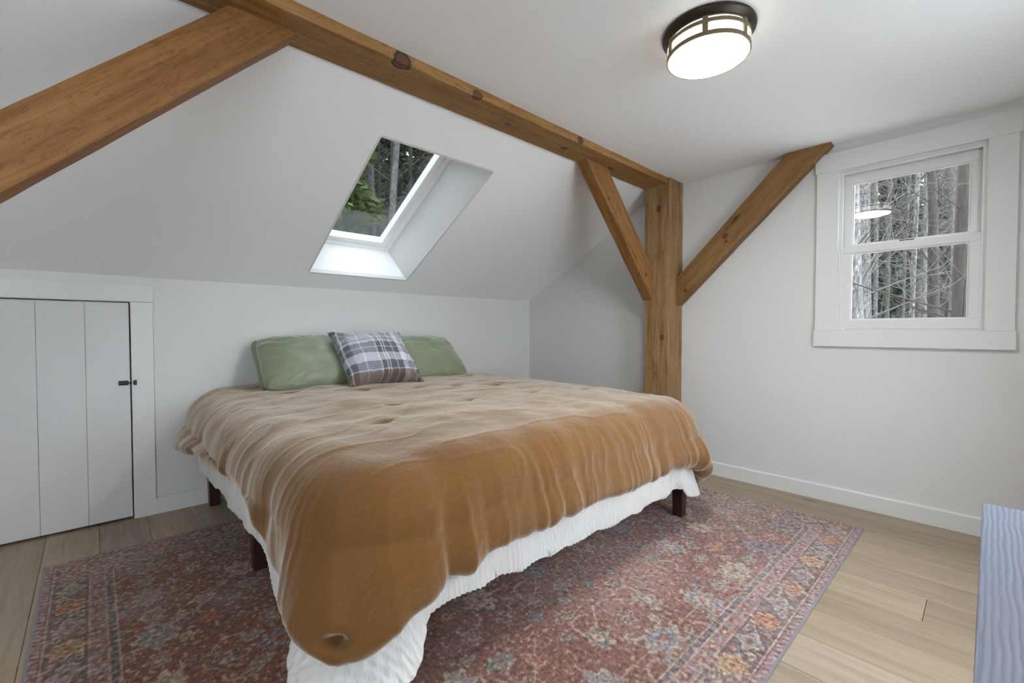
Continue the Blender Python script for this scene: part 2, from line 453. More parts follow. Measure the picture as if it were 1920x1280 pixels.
# jamb lining and stops
jl = .012
for nm, b in (('jamb', (XR-.002, XR+T, y1-jl, y1, z0, z1)), ('jamb', (XR-.002, XR+T, y0, y0+jl, z0, z1)), ('jamb', (XR-.002, XR+T, y0+jl, y1-jl, z1-jl, z1)), ('sill', (XR-.002, XR+T+.03, y0+jl, y1-jl, z0, z0+.008)),
              ('stop', (XR+.002, XR+.014, y1-jl-.010, y1-jl, z0+.008, z1-jl)), ('stop', (XR+.002, XR+.014, y0+jl, y0+jl+.010, z0+.008, z1-jl)), ('stop', (XR+.002, XR+.014, y0+jl+.01, y1-jl-.01, z1-jl-.014, z1-jl))):
    rel(box(nm, *b, M['trim'], bevel=.0012), w1)
bpy.context.view_layer.update()
def sash(name, x0, x1, ya, yb, za, zb, stile, top, bot):
    """frame with one pane; rails and stiles are parts of the sash"""
    s = box(name, x0, x1, ya, yb, za, za+bot, M['trim'], bevel=.002); rel(s, w1)
    bpy.context.view_layer.update()
    rel(box('rail', x0, x1, ya, yb, zb-top, zb, M['trim'], bevel=.002), s)
    rel(box('stile', x0, x1, ya, ya+stile, za+bot, zb-top, M['trim'], bevel=.002), s)
    rel(box('stile', x0, x1, yb-stile, yb, za+bot, zb-top, M['trim'], bevel=.002), s)
    gx = (x0+x1)/2 + .004
    rel(box('pane', gx, gx+.004, ya+stile-.006, yb-stile+.006, za+bot-.006, zb-top+.006, M['glass']), s)
    # glazing beads
    bd = .007
    for (a, b, c, d) in ((ya+stile, yb-stile, za+bot, za+bot+bd), (ya+stile, yb-stile, zb-top-bd, zb-top), (ya+stile, ya+stile+bd, za+bot+bd, zb-top-bd), (yb-stile-bd, yb-stile, za+bot+bd, zb-top-bd)):
        rel(box('bead', gx-.012, gx, a, b, c, d, M['trim'], bevel=.001), s)
    return s
sash('lower_sash', XR+.004, XR+.034, y0+jl+.001, y1-jl-.001, z0+.009, 1.476, .047, .040, .050)
sash('upper_sash', XR+.036, XR+.066, y0+jl+.001, y1-jl-.001, 1.442, z1-jl-.001, .047, .062, .042)
lk = box('sash_lock', XR+.016, XR+.034, .285, .345, 1.476, 1.484, M['black'], bevel=.002); rel(lk, w1)

# ---------------- two unseen windows added behind the camera to let in fill daylight
for wi, (FX0, FX1, FZ0, FZ1) in enumerate(FILL_WIN):
    w3 = struct(empty('window_%d' % (3+wi), ((FX0+FX1)/2, YF, FZ0)))
    bpy.context.view_layer.update()
    for nm, b in (('casing_board', (FX0-.09, FX1+.09, YF, YF+.018, FZ1, FZ1+.09)), ('casing_board', (FX0-.09, FX1+.09, YF, YF+.018, FZ0-.09, FZ0)),
                  ('casing_board', (FX0-.09, FX0, YF, YF+.018, FZ0, FZ1)), ('casing_board', (FX1, FX1+.09, YF, YF+.018, FZ0, FZ1)),
                  ('mullion', ((FX0+FX1)/2-.03, (FX0+FX1)/2+.03, YF-.09, YF-.04, FZ0+.05, FZ1-.05)),
                  ('rail', (FX0, FX1, YF-.09, YF-.04, FZ0, FZ0+.05)), ('rail', (FX0, FX1, YF-.09, YF-.04, FZ1-.05, FZ1)),
                  ('stile', (FX0, FX0+.05, YF-.09, YF-.04, FZ0+.05, FZ1-.05)), ('stile', (FX1-.05, FX1, YF-.09, YF-.04, FZ0+.05, FZ1-.05))):
        rel(box(nm, *b, M['trim'], bevel=.002), w3)
    for a, b in ((FX0+.05, (FX0+FX1)/2-.03), ((FX0+FX1)/2+.03, FX1-.05)):
        rel(box('pane', a, b, YF-.067, YF-.062, FZ0+.05, FZ1-.05, M['glass']), w3)

# ================================================================== TIMBERS
def timber(name, origin, xdir, zdir, poly, thick, mat, label, seed=0, step=.06, wob=.0016, bev=.005):
    """poly in the local (length, depth) plane; extruded over thick along the third axis. local x runs along the grain"""
    bm = bmesh.new(); add_prism(bm, poly, 0, thick, 1)
    bmesh.ops.recalc_face_normals(bm, faces=bm.faces[:])
    bmesh.ops.bevel(bm, geom=bm.edges[:], offset=bev, segments=2, affect='EDGES', profile=.55)
    L = max(p[0] for p in poly) - min(p[0] for p in poly)
    xmin = min(p[0] for p in poly)
    for i in range(1, int(L/step)):
        bmesh.ops.bisect_plane(bm, geom=bm.verts[:]+bm.edges[:]+bm.faces[:], plane_co=(xmin+i*step, 0, 0), plane_no=(1, 0, 0))
    bm.verts.ensure_lookup_table()
    co = np.array([v.co[:] for v in bm.verts])
    for ax in (1, 2):
        dv = wob*fbm(co[:, 0]*6+seed, co[:, 1]*11+ax*7, co[:, 2]*11, 3)
        for v, dlt in zip(bm.verts, dv): v.co[ax] += float(dlt)
    o = bm_obj(name, bm, mat)
    xd = Vector(xdir).normalized(); zd = Vector(zdir).normalized(); yd = zd.cross(xd)
    o.matrix_world = Matrix.Translation(Vector(origin)) @ Matrix((xd, yd, zd)).transposed().to_4x4()
    tag(o, label, 'beam')
    return o
BZ = 2.0216; BY0, BY1 = 1.556, 1.741
br1, br2, br3 = srgb(118,84,46), srgb(148,110,64), srgb(168,130,82)
# ridge-side beam. local x = world x, local y = world y, local z = up
timber('timber_beam', (XL, BY0, BZ), (1, 0, 0), (0, 0, 1), [(0, 0), (XR-XL-.001, 0), (XR-XL-.001, .2), (0, .2)], BY1-BY0,
       timber_mat('beam_wood', br1, br2, br3, knots=[(.862-XL+.02, .012, .012, .034), (1.25-XL, .004, .01, .022), (1.52-XL, .10, .0, .012), (1.95-XL, .1, 0, .018), (1.97-XL, 0, .02, .02)], seed=1.3),
       'long horizontal brown timber beam running under the edge of the flat ceiling', seed=3)
# corner post: local x = up
PX0, PY0, PY1 = 2.938, 1.541, 1.731
timber('timber_post', (PX0, PY0, 0), (0, 0, 1), (-1, 0, 0), [(0, -(XR-PX0)), (ZC, -(XR-PX0)), (ZC, 0), (0, 0)], PY1-PY0,
       timber_mat('post_wood', srgb(116,86,55), srgb(144,112,76), srgb(166,136,98), knots=[(1.86, .08, 0, .018), (.95, .05, 0, .016), (1.25, .15, 0, .014)], seed=4.1, saw=.1),
       'upright brown timber post standing against the window wall behind the bed', seed=9, wob=.003)
# knee brace from post up to beam (left of the post); profile in world x,z, extruded along y
def brace(name, pts, y0, y1, along, mat, label, seed):
    """pts: world (x,z) outline; along: unit grain direction in x,z"""
    a = np.array(along, float)/np.hypot(*along)
    o = np.array(pts[0], float)
    xd = Vector((a[0], 0, a[1])); yd = Vector((0, 1, 0)); zd = xd.cross(yd)
    loc = [((np.array(q)-o) @ a, (np.array(q)-o) @ np.array([zd.x, zd.z])) for q in pts]
    return timber(name, (o[0], y0, o[1]), xd, zd, loc, y1-y0, mat, label, seed)
oc1, oc2, oc3 = srgb(114,78,42), srgb(138,98,56), srgb(156,114,68)
brace('knee_brace', [(PX0, 1.216), (PX0, 1.432), (2.372, BZ+.002), (2.158, BZ+.002)][::-1], 1.66, 1.741, (PX0-2.158, 1.216-BZ),
      timber_mat('brace_wood', oc1, oc2, oc3, seed=7.7, saw=.3, knots=[(.3, 0, .03, .012), (.93, .0, .05, .012)]), 'short diagonal timber brace between the post and the beam above the bed', 12)
brace('knee_brace', [(.5316, BZ+.002), (.33, BZ+.002), (-1.1, BZ-1.43), (-1.1, BZ-1.6316)], 1.653, 1.741, (-1, -1),
      timber_mat('big_brace_wood', srgb(112,74,38), srgb(136,94,52), srgb(150,108,64), seed=11.2, saw=.4), 'large diagonal timber brace crossing the upper left corner of the picture', 15)
# left post that carries the big brace
timber('timber_post', (-1.29, PY0, 0), (0, 0, 1), (-1, 0, 0), [(0, -.19), (BZ, -.19), (BZ, 0), (0, 0)], .19,
       timber_mat('left_post_wood', br1, br2, br3, seed=14.1, saw=.1), 'timber post carrying the lower end of the large diagonal brace', 19)
# brace lying against the window wall: profile in y,z extruded along x
a = np.array([-1, 1.]) / math.sqrt(2)
P = [(1.541, 1.176), (1.541, 1.378), (.856, ZC), (.633, ZC)]
o0 = np.array(P[0]); xd = Vector((0, a[0], a[1])); yd = Vector((1, 0, 0)); zd = xd.cross(yd)
loc = [((np.array(q)-o0) @ a, (np.array(q)-o0) @ np.array([zd.y, zd.z])) for q in P]
timber('knee_brace', (XR-.087, o0[0], o0[1]), xd, zd, loc, .0865,
       timber_mat('wall_brace_wood', srgb(108,76,42), srgb(132,98,58), srgb(150,116,74), seed=17.5, saw=.2, knots=[(.12, 0, .03, .012), (.55, 0, .08, .016), (.53, 0, .05, .01)]), 'diagonal timber brace flat on the wall between post and window', 23)

# ================================================================== RUG (colour attribute pattern on real geometry)
RX0, RX1, RY0, RY1, RZ = -.165, 2.815, .418, 2.694, .008
step = .005
nx, ny = int(round((RX1-RX0)/step))+1, int(round((RY1-RY0)/step))+1
gx, gy = np.meshgrid(np.linspace(RX0, RX1, nx), np.linspace(RY0, RY1, ny), indexing='ij')
def C(r, g, b): return np.array(srgb(r, g, b))
MAR, RUST, PINK, CREAM, NAVY, BLUE, TEAL, ORNG, BRWN, PLUM = C(112,66,62), C(140,72,50), C(160,118,110), C(196,180,158), C(62,66,84), C(128,140,152), C(120,134,130), C(176,98,58), C(104,80,64), C(92,62,74)
def lay(img, colr, m): return img*(1-m[..., None]) + np.asarray(colr)*m[..., None]
def rug_pattern(gx, gy):
    wx = gx + .004*pnoise(gx*40, gy*40); wy = gy + .004*pnoise(gx*40+9, gy*40)
    d = np.minimum(np.minimum(gx-RX0, RX1-gx), np.minimum(gy-RY0, RY1-gy))
    onside = np.minimum(gx-RX0, RX1-gx) < np.minimum(gy-RY0, RY1-gy)
    tq = np.where(onside, wy-RY0, wx-RX0)          # coordinate along the border
    # --- field
    f = np.broadcast_to(MAR, gx.shape+(3,)).copy()
    w = fbm(gx*1.6, gy*1.6, 3, 3)
    f = lay(f, RUST, sstep(-.1, .7, w)*.55*sstep(1.9, .2, gx+0*gy))
    f = lay(f, PINK, sstep(-.3, .6, fbm(gx*2.2+5, gy*2.2, 1, 3))*.55*sstep(.4, 1.8, gx))
    f = lay(f, PLUM, sstep(.1, .8, fbm(gx*3+15, gy*3, 7, 2))*.6)
    rs = np.random.default_rng(4)
    lx, ly = .298, .284
    cx, cy = 1.325, 1.556
    # rectilinear vine lines, mirror-symmetric about the centre
    ax_, ay_ = np.abs(wx-cx), np.abs(wy-cy)
    vine = np.zeros(gx.shape)
    for kx in range(6):
        for ky in range(5):
            X, Y = kx*lx, ky*ly
            r1, r2 = rs.random(2)
            def ln(x0, y0, x1, y1, th=.0035):
                t = np.clip(((ax_-x0)*(x1-x0)+(ay_-y0)*(y1-y0))/((x1-x0)**2+(y1-y0)**2+1e-9), 0, 1)
                return np.hypot(ax_-x0-t*(x1-x0), ay_-y0-t*(y1-y0)) < th
            vine = np.maximum(vine, .8*ln(X, Y, X+lx*.5, Y+ly*(.5 if r1 > .5 else -.5)))
            vine = np.maximum(vine, .6*ln(X+.05, Y, X+lx*.8, Y, .0028))
            if r2 > .4: vine = np.maximum(vine, .6*ln(X, Y+.04, X, Y+ly*.7, .0028))
            # curled sickle leaf
            rr = np.hypot((ax_-X-.12)*1.0, (ay_-Y-.07)*1.25)
            arc = (np.abs(rr-.055) < .006) & ((ax_-X-.12)*(r1-.5)+(ay_-Y-.07)*(r2-.5) > 0)
            vine = np.maximum(vine, .85*arc)
    f = lay(f, CREAM, vine*.75)
    # flowers and palmettes
    pal = [BLUE, TEAL, CREAM, ORNG, PINK, BLUE, NAVY, BRWN]
    for kx in range(-1, 12):
        for ky in range(-1, 11):
            for kind in range(2):
                X = (kx + .5*kind)*lx*.5; Y = (ky + .5*kind)*ly*.5
                rr_ = rs.random(6)
                if rr_[5] > .82: continue
                big = .062 if (kx % 2 == 0 and ky % 2 == 0 and kind == 0) else (.040 if kind == 0 else .024)
                big *= .8 + .4*rr_[0]
                dx, dy = ax_-X, ay_-Y
                th = np.arctan2(dy, dx); r = np.hypot(dx*(1 if rr_[1] > .5 else 1.35), dy*(1.35 if rr_[1] > .5 else 1))
                pet = 1 + .18*np.cos((8 if big > .05 else 6)*th)
                c1 = pal[int(rr_[2]*8)] if big < .05 else (BLUE if rr_[2] > .3 else CREAM)
                c2 = pal[int(rr_[3]*8)]; c3 = ORNG if rr_[4] > .5 else MAR
                f = lay(f, CREAM if rr_[4] > .4 else NAVY, (r < big*pet*1.13)*.75)
                f = lay(f, c1, (r < big*pet)*.85)
                f = lay(f, NAVY, (np.abs(r-big*.68*pet) < .0035)*.6)
                f = lay(f, c2, (r < big*.45*pet)*.8)
                f = lay(f, c3, (r < big*.2)*.9)
    # --- border bands
    def band(a, b): return ((d >= a) & (d < b)).astype(float)
    b = f
    fine = pnoise(gx*90, gy*90); fine2 = pnoise(gx*60+40, gy*60, 2)
    # inner guard lines
    inner = d < .215
    b = np.where(inner[..., None], PLUM, b)
    b = lay(b, CREAM, band(.208, .212)*.8); b = lay(b, CREAM, band(.182, .186)*.8)
    b = lay(b, NAVY, band(.186, .208)); b = lay(b, BLUE, band(.188, .206)*((np.mod(tq, .036) < .014))*.7)
    b = lay(b, C(150,118,122), band(.145, .182)); 
    m = band(.148, .179)
    b = lay(b, MAR, m*(np.abs(np.mod(tq, .09)-.045) + np.abs(d-.1635)*1.6 < .026)*.9)
    b = lay(b, CREAM, m*(np.abs(np.mod(tq, .09)-.045) + np.abs(d-.1635)*1.6 < .012)*.9)
    b = lay(b, BLUE, m*(np.hypot(np.mod(tq+.045, .09)-.045, d-.1635) < .012)*.9)
    b = lay(b, CREAM, band(.139, .145)*.75); b = lay(b, PLUM, band(.141, .143))
    # main border
    m = band(.040, .139)
    b = lay(b, C(72,76,92), m); b = lay(b, C(98,64,74), m*sstep(0, .5, fbm(gx*4, gy*4, 9, 2))*.6)
    per = .29; q = np.mod(tq+.06, per)-per/2; qi = np.floor((tq+.06)/per).astype(int)
    dm = d-.0895
    wig = .028*np.sin(2*math.pi*tq/per)
    b = lay(b, CREAM, m*(np.abs(dm-wig) < .0032)*.7)
    b = lay(b, BLUE, m*(np.abs(dm+wig) < .0028)*.6)
    th = np.arctan2(dm, q); r = np.hypot(q*.95, dm*1.05); pet = 1+.16*np.cos(8*th)
    alt = (qi % 3)
    motc = np.where((alt == 0)[..., None], C(178,108,66), np.where((alt == 1)[..., None], C(170,128,112), C(186,150,108)))
    b = b*(1-(m*(r < .045*pet))[..., None]) + CREAM*(m*(r < .045*pet))[..., None]
    mm = m*(r < .041*pet); b = b*(1-mm[..., None]) + motc*mm[..., None]
    b = lay(b, NAVY, m*(np.abs(r-.026*pet) < .003)*.7); b = lay(b, C(190,140,100), m*(r < .017)); b = lay(b, MAR, m*(r < .008))
    q2 = np.mod(tq+.06+per/2, per)-per/2; r2 = np.hypot(q2*.8, dm); th2 = np.arctan2(dm, q2*.8); pet2 = 1+.25*np.cos(4*th2)
    b = lay(b, CREAM, m*(r2 < .034*pet2)*.8); b = lay(b, BLUE, m*(r2 < .028*pet2)*.9); b = lay(b, MAR, m*(r2 < .012)*.9)
    for ofs in (.07, -.07):
        q3 = np.mod(tq+.06+per/2+ofs, per)-per/2; sgn = .028 if ofs > 0 else -.028
        b = lay(b, PINK, m*(np.hypot(q3, dm-sgn) < .013)*.85); b = lay(b, ORNG, m*(np.hypot(q3, dm-sgn) < .005)*.85)
        b = lay(b, CREAM, m*(np.hypot(q3*.6, dm+sgn) < .012)*.75); b = lay(b, NAVY, m*(np.hypot(q3*.6, dm+sgn) < .006)*.85)
    # outer lines and outer guard
    b = lay(b, C(104,58,66), band(.028, .040)); b = lay(b, CREAM, band(.033, .0355)*.8)
    b = lay(b, C(158,140,146), band(.009, .028)); b = lay(b, C(104,74,90), band(.009, .028)*(np.abs(np.mod(tq+d*.7, .026)-.013) < .006)*.9)
    # wear: faded patches, weave streaks
    tone = np.array(C(146,122,116))*sstep(.2, 1.7, gx)[..., None] + np.array(C(116,82,62))*(1-sstep(.2, 1.7, gx))[..., None]
    cl = pnoise(gx*26, gy*26, 11); b = lay(b, C(150,138,124), (np.abs(cl) < .07)*.30*(d > .04)); cl2 = pnoise(gx*34+7, gy*34, 14); b = lay(b, C(70,60,66), (np.abs(cl2) < .07)*.35*(d > .04))
    mixw = (.50-.12*sstep(.2, 1.7, gx))[..., None]; b = b*(1-mixw) + tone*mixw
    fade = sstep(-.2, .8, fbm(gx*2.5+30, gy*2.5, 5, 4))
    b = b*(1-.22*fade[..., None]) + C(172,158,148)*.22*fade[..., None]
    st = .5*pnoise(gx*30, gy*160, 4) + .5*pnoise(gx*140, gy*40, 8)
    b = b*(1+.55*st[..., None])
    b = b*(1+.5*fine[..., None])
    sp_ = (fine2 > .42); b = lay(b, CREAM, sp_*.45); b = lay(b, C(60,46,46), (fine2 < -.42)*.5)
    b = np.where((d < .009)[..., None], C(128,122,128), b)
    return np.clip(b, 0.005, 1)
pat = rug_pattern(gx, gy)
edge = np.minimum(np.minimum(gx-RX0, RX1-gx), np.minimum(gy-RY0, RY1-gy))
gz = RZ - .003*sstep(.006, 0, edge) + .0006*pnoise(gx*3, gy*3)
idx = np.arange(nx*ny).reshape(nx, ny)
V = np.stack([gx, gy, gz], -1).reshape(-1, 3)
Fq = np.stack([idx[:-1, :-1], idx[1:, :-1], idx[1:, 1:], idx[:-1, 1:]], -1).reshape(-1, 4)
rim = np.concatenate([idx[:, 0], idx[-1, 1:], idx[::-1, -1][1:], idx[0, ::-1][1:-1]])
low = V[rim].copy(); low[:, 2] = 0.0002
nb = len(V); nr = len(rim)
ar = np.arange(nr)
Fr = np.stack([rim, nb+ar, nb+(ar+1) % nr, rim[(ar+1) % nr]], -1)
V = np.vstack([V, low]); Fq = np.vstack([Fq, Fr])
m = NT('rug_weave')
at = m.n('ShaderNodeAttribute'); at.attribute_name = 'pattern'
v = m.obj(); nz = m.noise(v, 420, 2, .6); nz2 = m.noise(m.obj(scale=(1, 3, 1)), 160, 3, .6)
k = m.mix(at.outputs['Color'], m.ramp(nz, [(.25, (.25, .25, .25)), (.75, (.8, .8, .8))]), .30, 'OVERLAY')
k = m.mix(k, m.ramp(nz2, [(.25, (.2, .2, .2)), (.75, (.85, .85, .85))]), .35, 'OVERLAY')
m.set(Base_Color=k, Roughness=.95, Normal=m.bump(nz, .35, .003)); m.b.inputs['Specular IOR Level'].default_value = .1
m.b.inputs['Sheen Weight'].default_value = .12
rug = from_np('area_rug', V, Fq, m.m, smooth=True)
ca = rug.data.color_attributes.new('pattern', 'FLOAT_COLOR', 'POINT')
cols = np.ones((len(V), 4), np.float32); cols[:nb, :3] = pat.reshape(-1, 3); cols[nb:, :3] = C(128,122,128)
ca.data.foreach_set('color', cols.ravel())
tag(rug, 'worn oriental rug in faded red and blue on the oak floor under the bed', 'rug')

# ================================================================== BED
M['legwood'] = None
m = NT('dark_leg_wood'); g = m.noise(m.obj(scale=(30, 30, 2)), 3, 4)
m.set(Base_Color=m.ramp(g, [(.3, srgb(38,20,18)), (.7, srgb(62,34,28))]), Roughness=.38); M['legwood'] = m.m
m = NT('slat_wood'); m.set(Base_Color=m.ramp(m.noise(m.obj(scale=(2, 30, 30)), 3, 4), [(.3, srgb(150,120,84)), (.7, srgb(186,156,116))]), Roughness=.6); M['slat'] = m.m
bed = empty('platform_bed', (1.39, 2.06, 0))
bpy.context.view_layer.update()
tag(bed, 'low wooden platform bed with dark tapered legs standing on the rug', 'bed')
BX0, BX1, BYa, BYb = .455, 2.328, 1.088, 3.075
def leg(x, y, zb, w=.062, wb=.050, zt=.26):
    bm = bmesh.new()
    a, b = w/2, wb/2
    vs_ = [bm.verts.new((sx*b, sy*b, zb)) for sx, sy in ((-1,-1),(1,-1),(1,1),(-1,1))] + [bm.verts.new((sx*a, sy*a, zt)) for sx, sy in ((-1,-1),(1,-1),(1,1),(-1,1))]
    for f in ((3,2,1,0),(4,5,6,7),(0,1,5,4),(1,2,6,5),(2,3,7,6),(3,0,4,7)): bm.faces.new([vs_[i] for i in f])
    o = bm_obj('leg', bm, M['legwood'], bevel=.003); o.location = (x, y, 0); rel(o, bed)
for x in (BX0+.038, BX1-.042):
    for y in (BYa+.04, 2.075, BYb-.042): leg(x, y, RZ if y < RY1 else 0)
for y in (1.35, 2.1, 2.8): leg(1.42, y, RZ if y < RY1 else 0, .05, .045)
rel(box('side_rail', BX0, BX0+.03, BYa, BYb, .235, .30, M['legwood'], bevel=.004), bed)
rel(box('side_rail', BX1-.03, BX1, BYa, BYb, .235, .30, M['legwood'], bevel=.004), bed)
rel(box('end_rail', BX0+.03, BX1-.03, BYa, BYa+.03, .235, .30, M['legwood'], bevel=.004), bed)
rel(box('end_rail', BX0+.03, BX1-.03, BYb-.03, BYb, .235, .30, M['legwood'], bevel=.004), bed)
rel(box('centre_rail', 1.39, 1.45, BYa+.03, BYb-.03, .235, .275, M['legwood'], bevel=.003), bed)
for i in range(13):
    y = BYa+.06+i*.15; rel(box('slat', BX0+.03, BX1-.03, y, y+.07, .276, .296, M['slat'], bevel=.003), bed)
m = NT('mattress_ticking'); m.set(Base_Color=(.8, .79, .76), Roughness=.8, Normal=m.bump(m.noise(m.obj(), 180, 2), .2, .003)); M['mattress'] = m.m
mt = box('mattress', .462, 2.322, 1.094, 3.078, .302, .545, M['mattress'], bevel=.045, seg=4)
tag(mt, 'thick white mattress on the bed, hidden under quilt and duvet', 'mattress')

# ---- draped bedding
def drape(name, mat, cx0, cx1, cy0, yh, top, R, hem, out, disp, topz, roll, thick, ncor=56, dp=.011, nt=46, ntop=60, lean=.03, rc=.0, flare=.7):
    """hem(side, c) -> hem height; out(side, c) -> extra outward bulge at the hem; sides: 0 left,1 left corner,2 front,3 right corner,4 right"""
    nl = int((yh-cy0)/dp); nf = int((cx1-cx0)/dp)
    Q, N, S_, Cc = [], [], [], []
    for y in np.linspace(yh, cy0+rc, nl): Q.append((cx0, y)); N.append((-1, 0)); S_.append(0); Cc.append(y)
    for a in np.linspace(0, 1, ncor)[1:-1]: Q.append((cx0+rc-rc*math.cos(a*math.pi/2), cy0+rc-rc*math.sin(a*math.pi/2))); N.append((-math.cos(a*math.pi/2), -math.sin(a*math.pi/2))); S_.append(1); Cc.append(a)
    for x in np.linspace(cx0+rc, cx1-rc, nf): Q.append((x, cy0)); N.append((0, -1)); S_.append(2); Cc.append(x)
    for a in np.linspace(0, 1, ncor)[1:-1]: Q.append((cx1-rc+rc*math.sin(a*math.pi/2), cy0+rc-rc*math.cos(a*math.pi/2))); N.append((math.sin(a*math.pi/2), -math.cos(a*math.pi/2))); S_.append(3); Cc.append(a)
    for y in np.linspace(cy0+rc, yh, nl): Q.append((cx1, y)); N.append((1, 0)); S_.append(4); Cc.append(y)
    Q, N, S_, Cc = np.array(Q), np.array(N, float), np.array(S_), np.array(Cc)
    n = len(Q)
    zh = np.array([hem(s, c) for s, c in zip(S_, Cc)]); ob = np.array([out(s, c) for s, c in zip(S_, Cc)])
    ker = np.hanning(15); ker /= ker.sum()
    zh = np.convolve(np.pad(zh, 7, 'edge'), ker, 'valid'); ob = np.convolve(np.pad(ob, 7, 'edge'), ker, 'valid')
    mid = Q + N*R*.8
    pl = np.concatenate([[0], np.cumsum(np.linalg.norm(np.diff(mid, axis=0), axis=1))])   # perimeter length
    cxm = (cx0+cx1)/2
    yc = cy0+.6+(np.clip(Q[:, 1]-cy0, 0, None))*(yh-cy0-.6)/(yh-cy0)
    Cn = np.stack([np.full(n, cxm) + (Q[:, 0]-cxm)*0, yc], -1)
    rows, par = [], []
    for i in range(ntop):
        s = (i/(ntop-1)); s = 1-(1-s)**1.25
        xy = Cn + (Q-Cn)*s
        rows.append(np.concatenate([xy, topz(xy[:, 0], xy[:, 1])[:, None]], 1)); par.append(np.full(n, -(1-s)))
    ztop = topz(Q[:, 0], Q[:, 1])
    H = ztop - zh                                  # total drop
    arc = R*math.pi/2
    Ls = np.maximum(H - R - roll, .005)
    for i in range(1, nt+1):
        t = i/nt
        # first part arc, then straight
        L = arc + Ls; d = t*L
        a = np.clip(d/R, 0, math.pi/2); s = np.clip(d-arc, 0, None); fr = s/np.maximum(Ls, 1e-6)
        h = R*np.sin(a) + lean*np.sin(fr*math.pi/2) + ob*np.power(fr, flare)
        z = ztop - R*(1-np.cos(a)) - s
        xy = Q + N*h[:, None]
        rows.append(np.concatenate([xy, z[:, None]], 1)); par.append(d)
    hb = R + lean + ob; zb = ztop - R - Ls
    for i in range(1, 9):
        a = i/8*math.pi
        h = hb - roll*(1-np.cos(a))*thick; z = zb - roll*np.sin(a)
        xy = Q + N*h[:, None]; rows.append(np.concatenate([xy, z[:, None]], 1)); par.append(arc+Ls+i*.01)
    for i in range(1, 5):
        fq = 1 - .9*i/4; z = zb + (1-fq)*Ls; xy = Q + N*(R + lean*math.sin(fq*math.pi/2) + ob*fq**flare - 2*roll*thick)[:, None]
        rows.append(np.concatenate([xy, z[:, None]], 1)); par.append(np.full(n, 9.0))
    G = np.array(rows); D = np.array(par)          # (rows, n, 3)
    def normals(G):
        du = np.gradient(G, axis=0); dv = np.gradient(G, axis=1); nn = np.cross(dv, du)
        return nn/(np.linalg.norm(nn, axis=2, keepdims=True)+1e-9)
    Nn = normals(G)
    if Nn[ntop//2, n//2, 2] < 0: Nn = -Nn
    wt = sstep(-.02, -.25, D)[..., None]; Nn = Nn*(1-wt) + np.array([0, 0, 1.])*wt
    Nn = Nn/(np.linalg.norm(Nn, axis=2, keepdims=True)+1e-9)
    G = G + disp(G, D, pl[None, :], S_[None, :], Cc[None, :], Nn)
    m_, n_ = G.shape[:2]
    idx = np.arange(m_*n_).reshape(m_, n_)
    F = np.stack([idx[:-1, :-1], idx[:-1, 1:], idx[1:, 1:], idx[1:, :-1]], -1).reshape(-1, 4)
    o = from_np(name, G.reshape(-1, 3), F, mat, smooth=True)
    return o

def interp(tbl): 
    xs = [a for a, b in tbl]; ys = [b for a, b in tbl]
    return lambda c: float(np.interp(c, xs, ys))

# quilt (white, thin)
qh = {0: interp([(1.16, .20), (1.3, .14), (1.45, .12), (1.6, .16), (1.72, .235), (2.0, .255), (2.4, .25), (2.8, .24), (3.05, .28)]),
      1: interp([(0, .20), (.25, .10), (.5, .03), (.75, .09), (1, .16)]),
      2: interp([(.53, .185), (.6, .222), (.7, .235), (.9, .22), (1.3, .205), (1.6, .212), (2.0, .225), (2.15, .20), (2.28, .155)]),
      3: interp([(0, .155), (.5, .13), (1, .19)]), 4: interp([(1.1, .19), (1.4, .23), (3.1, .24)])}
qo = lambda s, c: {0: .03*math.exp(-((c-1.25)/.12)**2), 1: .03+.10*math.sin(c*math.pi), 3: .05*math.sin(c*math.pi)}.get(s, 0.0)
def qdisp(G, D, pl, S_, Cc, Nn):
    k = sstep(.05, .4, D)*(D < 8)
    f = .014*pnoise(pl/.16, D/.7, 2) + .006*pnoise(pl/.06, D/.5, 5)
    f = f*k
    r = .0022*np.sin(pl/.0095*2*math.pi*.5 + 3*pnoise(pl/.1, D/.12)) * sstep(.0, .2, D)*(D < 8)
    hz = np.zeros_like(G); hz[..., 2] = .012*pnoise(pl/.13, 3.3)*k + .004*pnoise(pl/.035, 8.3)*k
    return Nn*(f + r)[..., None] + hz
m = NT('white_matelasse'); v = m.obj()
wv = m.n('ShaderNodeTexWave'); wv.wave_type = 'BANDS'; wv.bands_direction = 'DIAGONAL'; m.l(m.obj(scale=(1, 1, .12)), wv.inputs['Vector']); wv.inputs['Scale'].default_value = 30; wv.inputs['Distortion'].default_value = 3.5; wv.inputs['Detail'].default_value = 2; wv.inputs['Detail Scale'].default_value = 1.5
m.set(Base_Color=(.66, .65, .635), Roughness=.85, Normal=m.bump(m.math('ADD', wv.outputs['Fac'], m.math('MULTIPLY', m.noise(v, 90, 3), .5)), .5, .006)); m.b.inputs['Sheen Weight'].default_value = .15
QT = .560
quilt = drape('quilt', m.m, .535, 2.262, 1.155, 3.07, QT, .10, lambda s, c: qh[s](c), qo, qdisp, lambda x, y: np.full_like(x, QT), .006, 1.0, dp=.007, nt=40, ntop=10, lean=.02, rc=.10, flare=2.2)
tag(quilt, 'white quilted coverlet hanging out below the brown duvet', 'quilt')

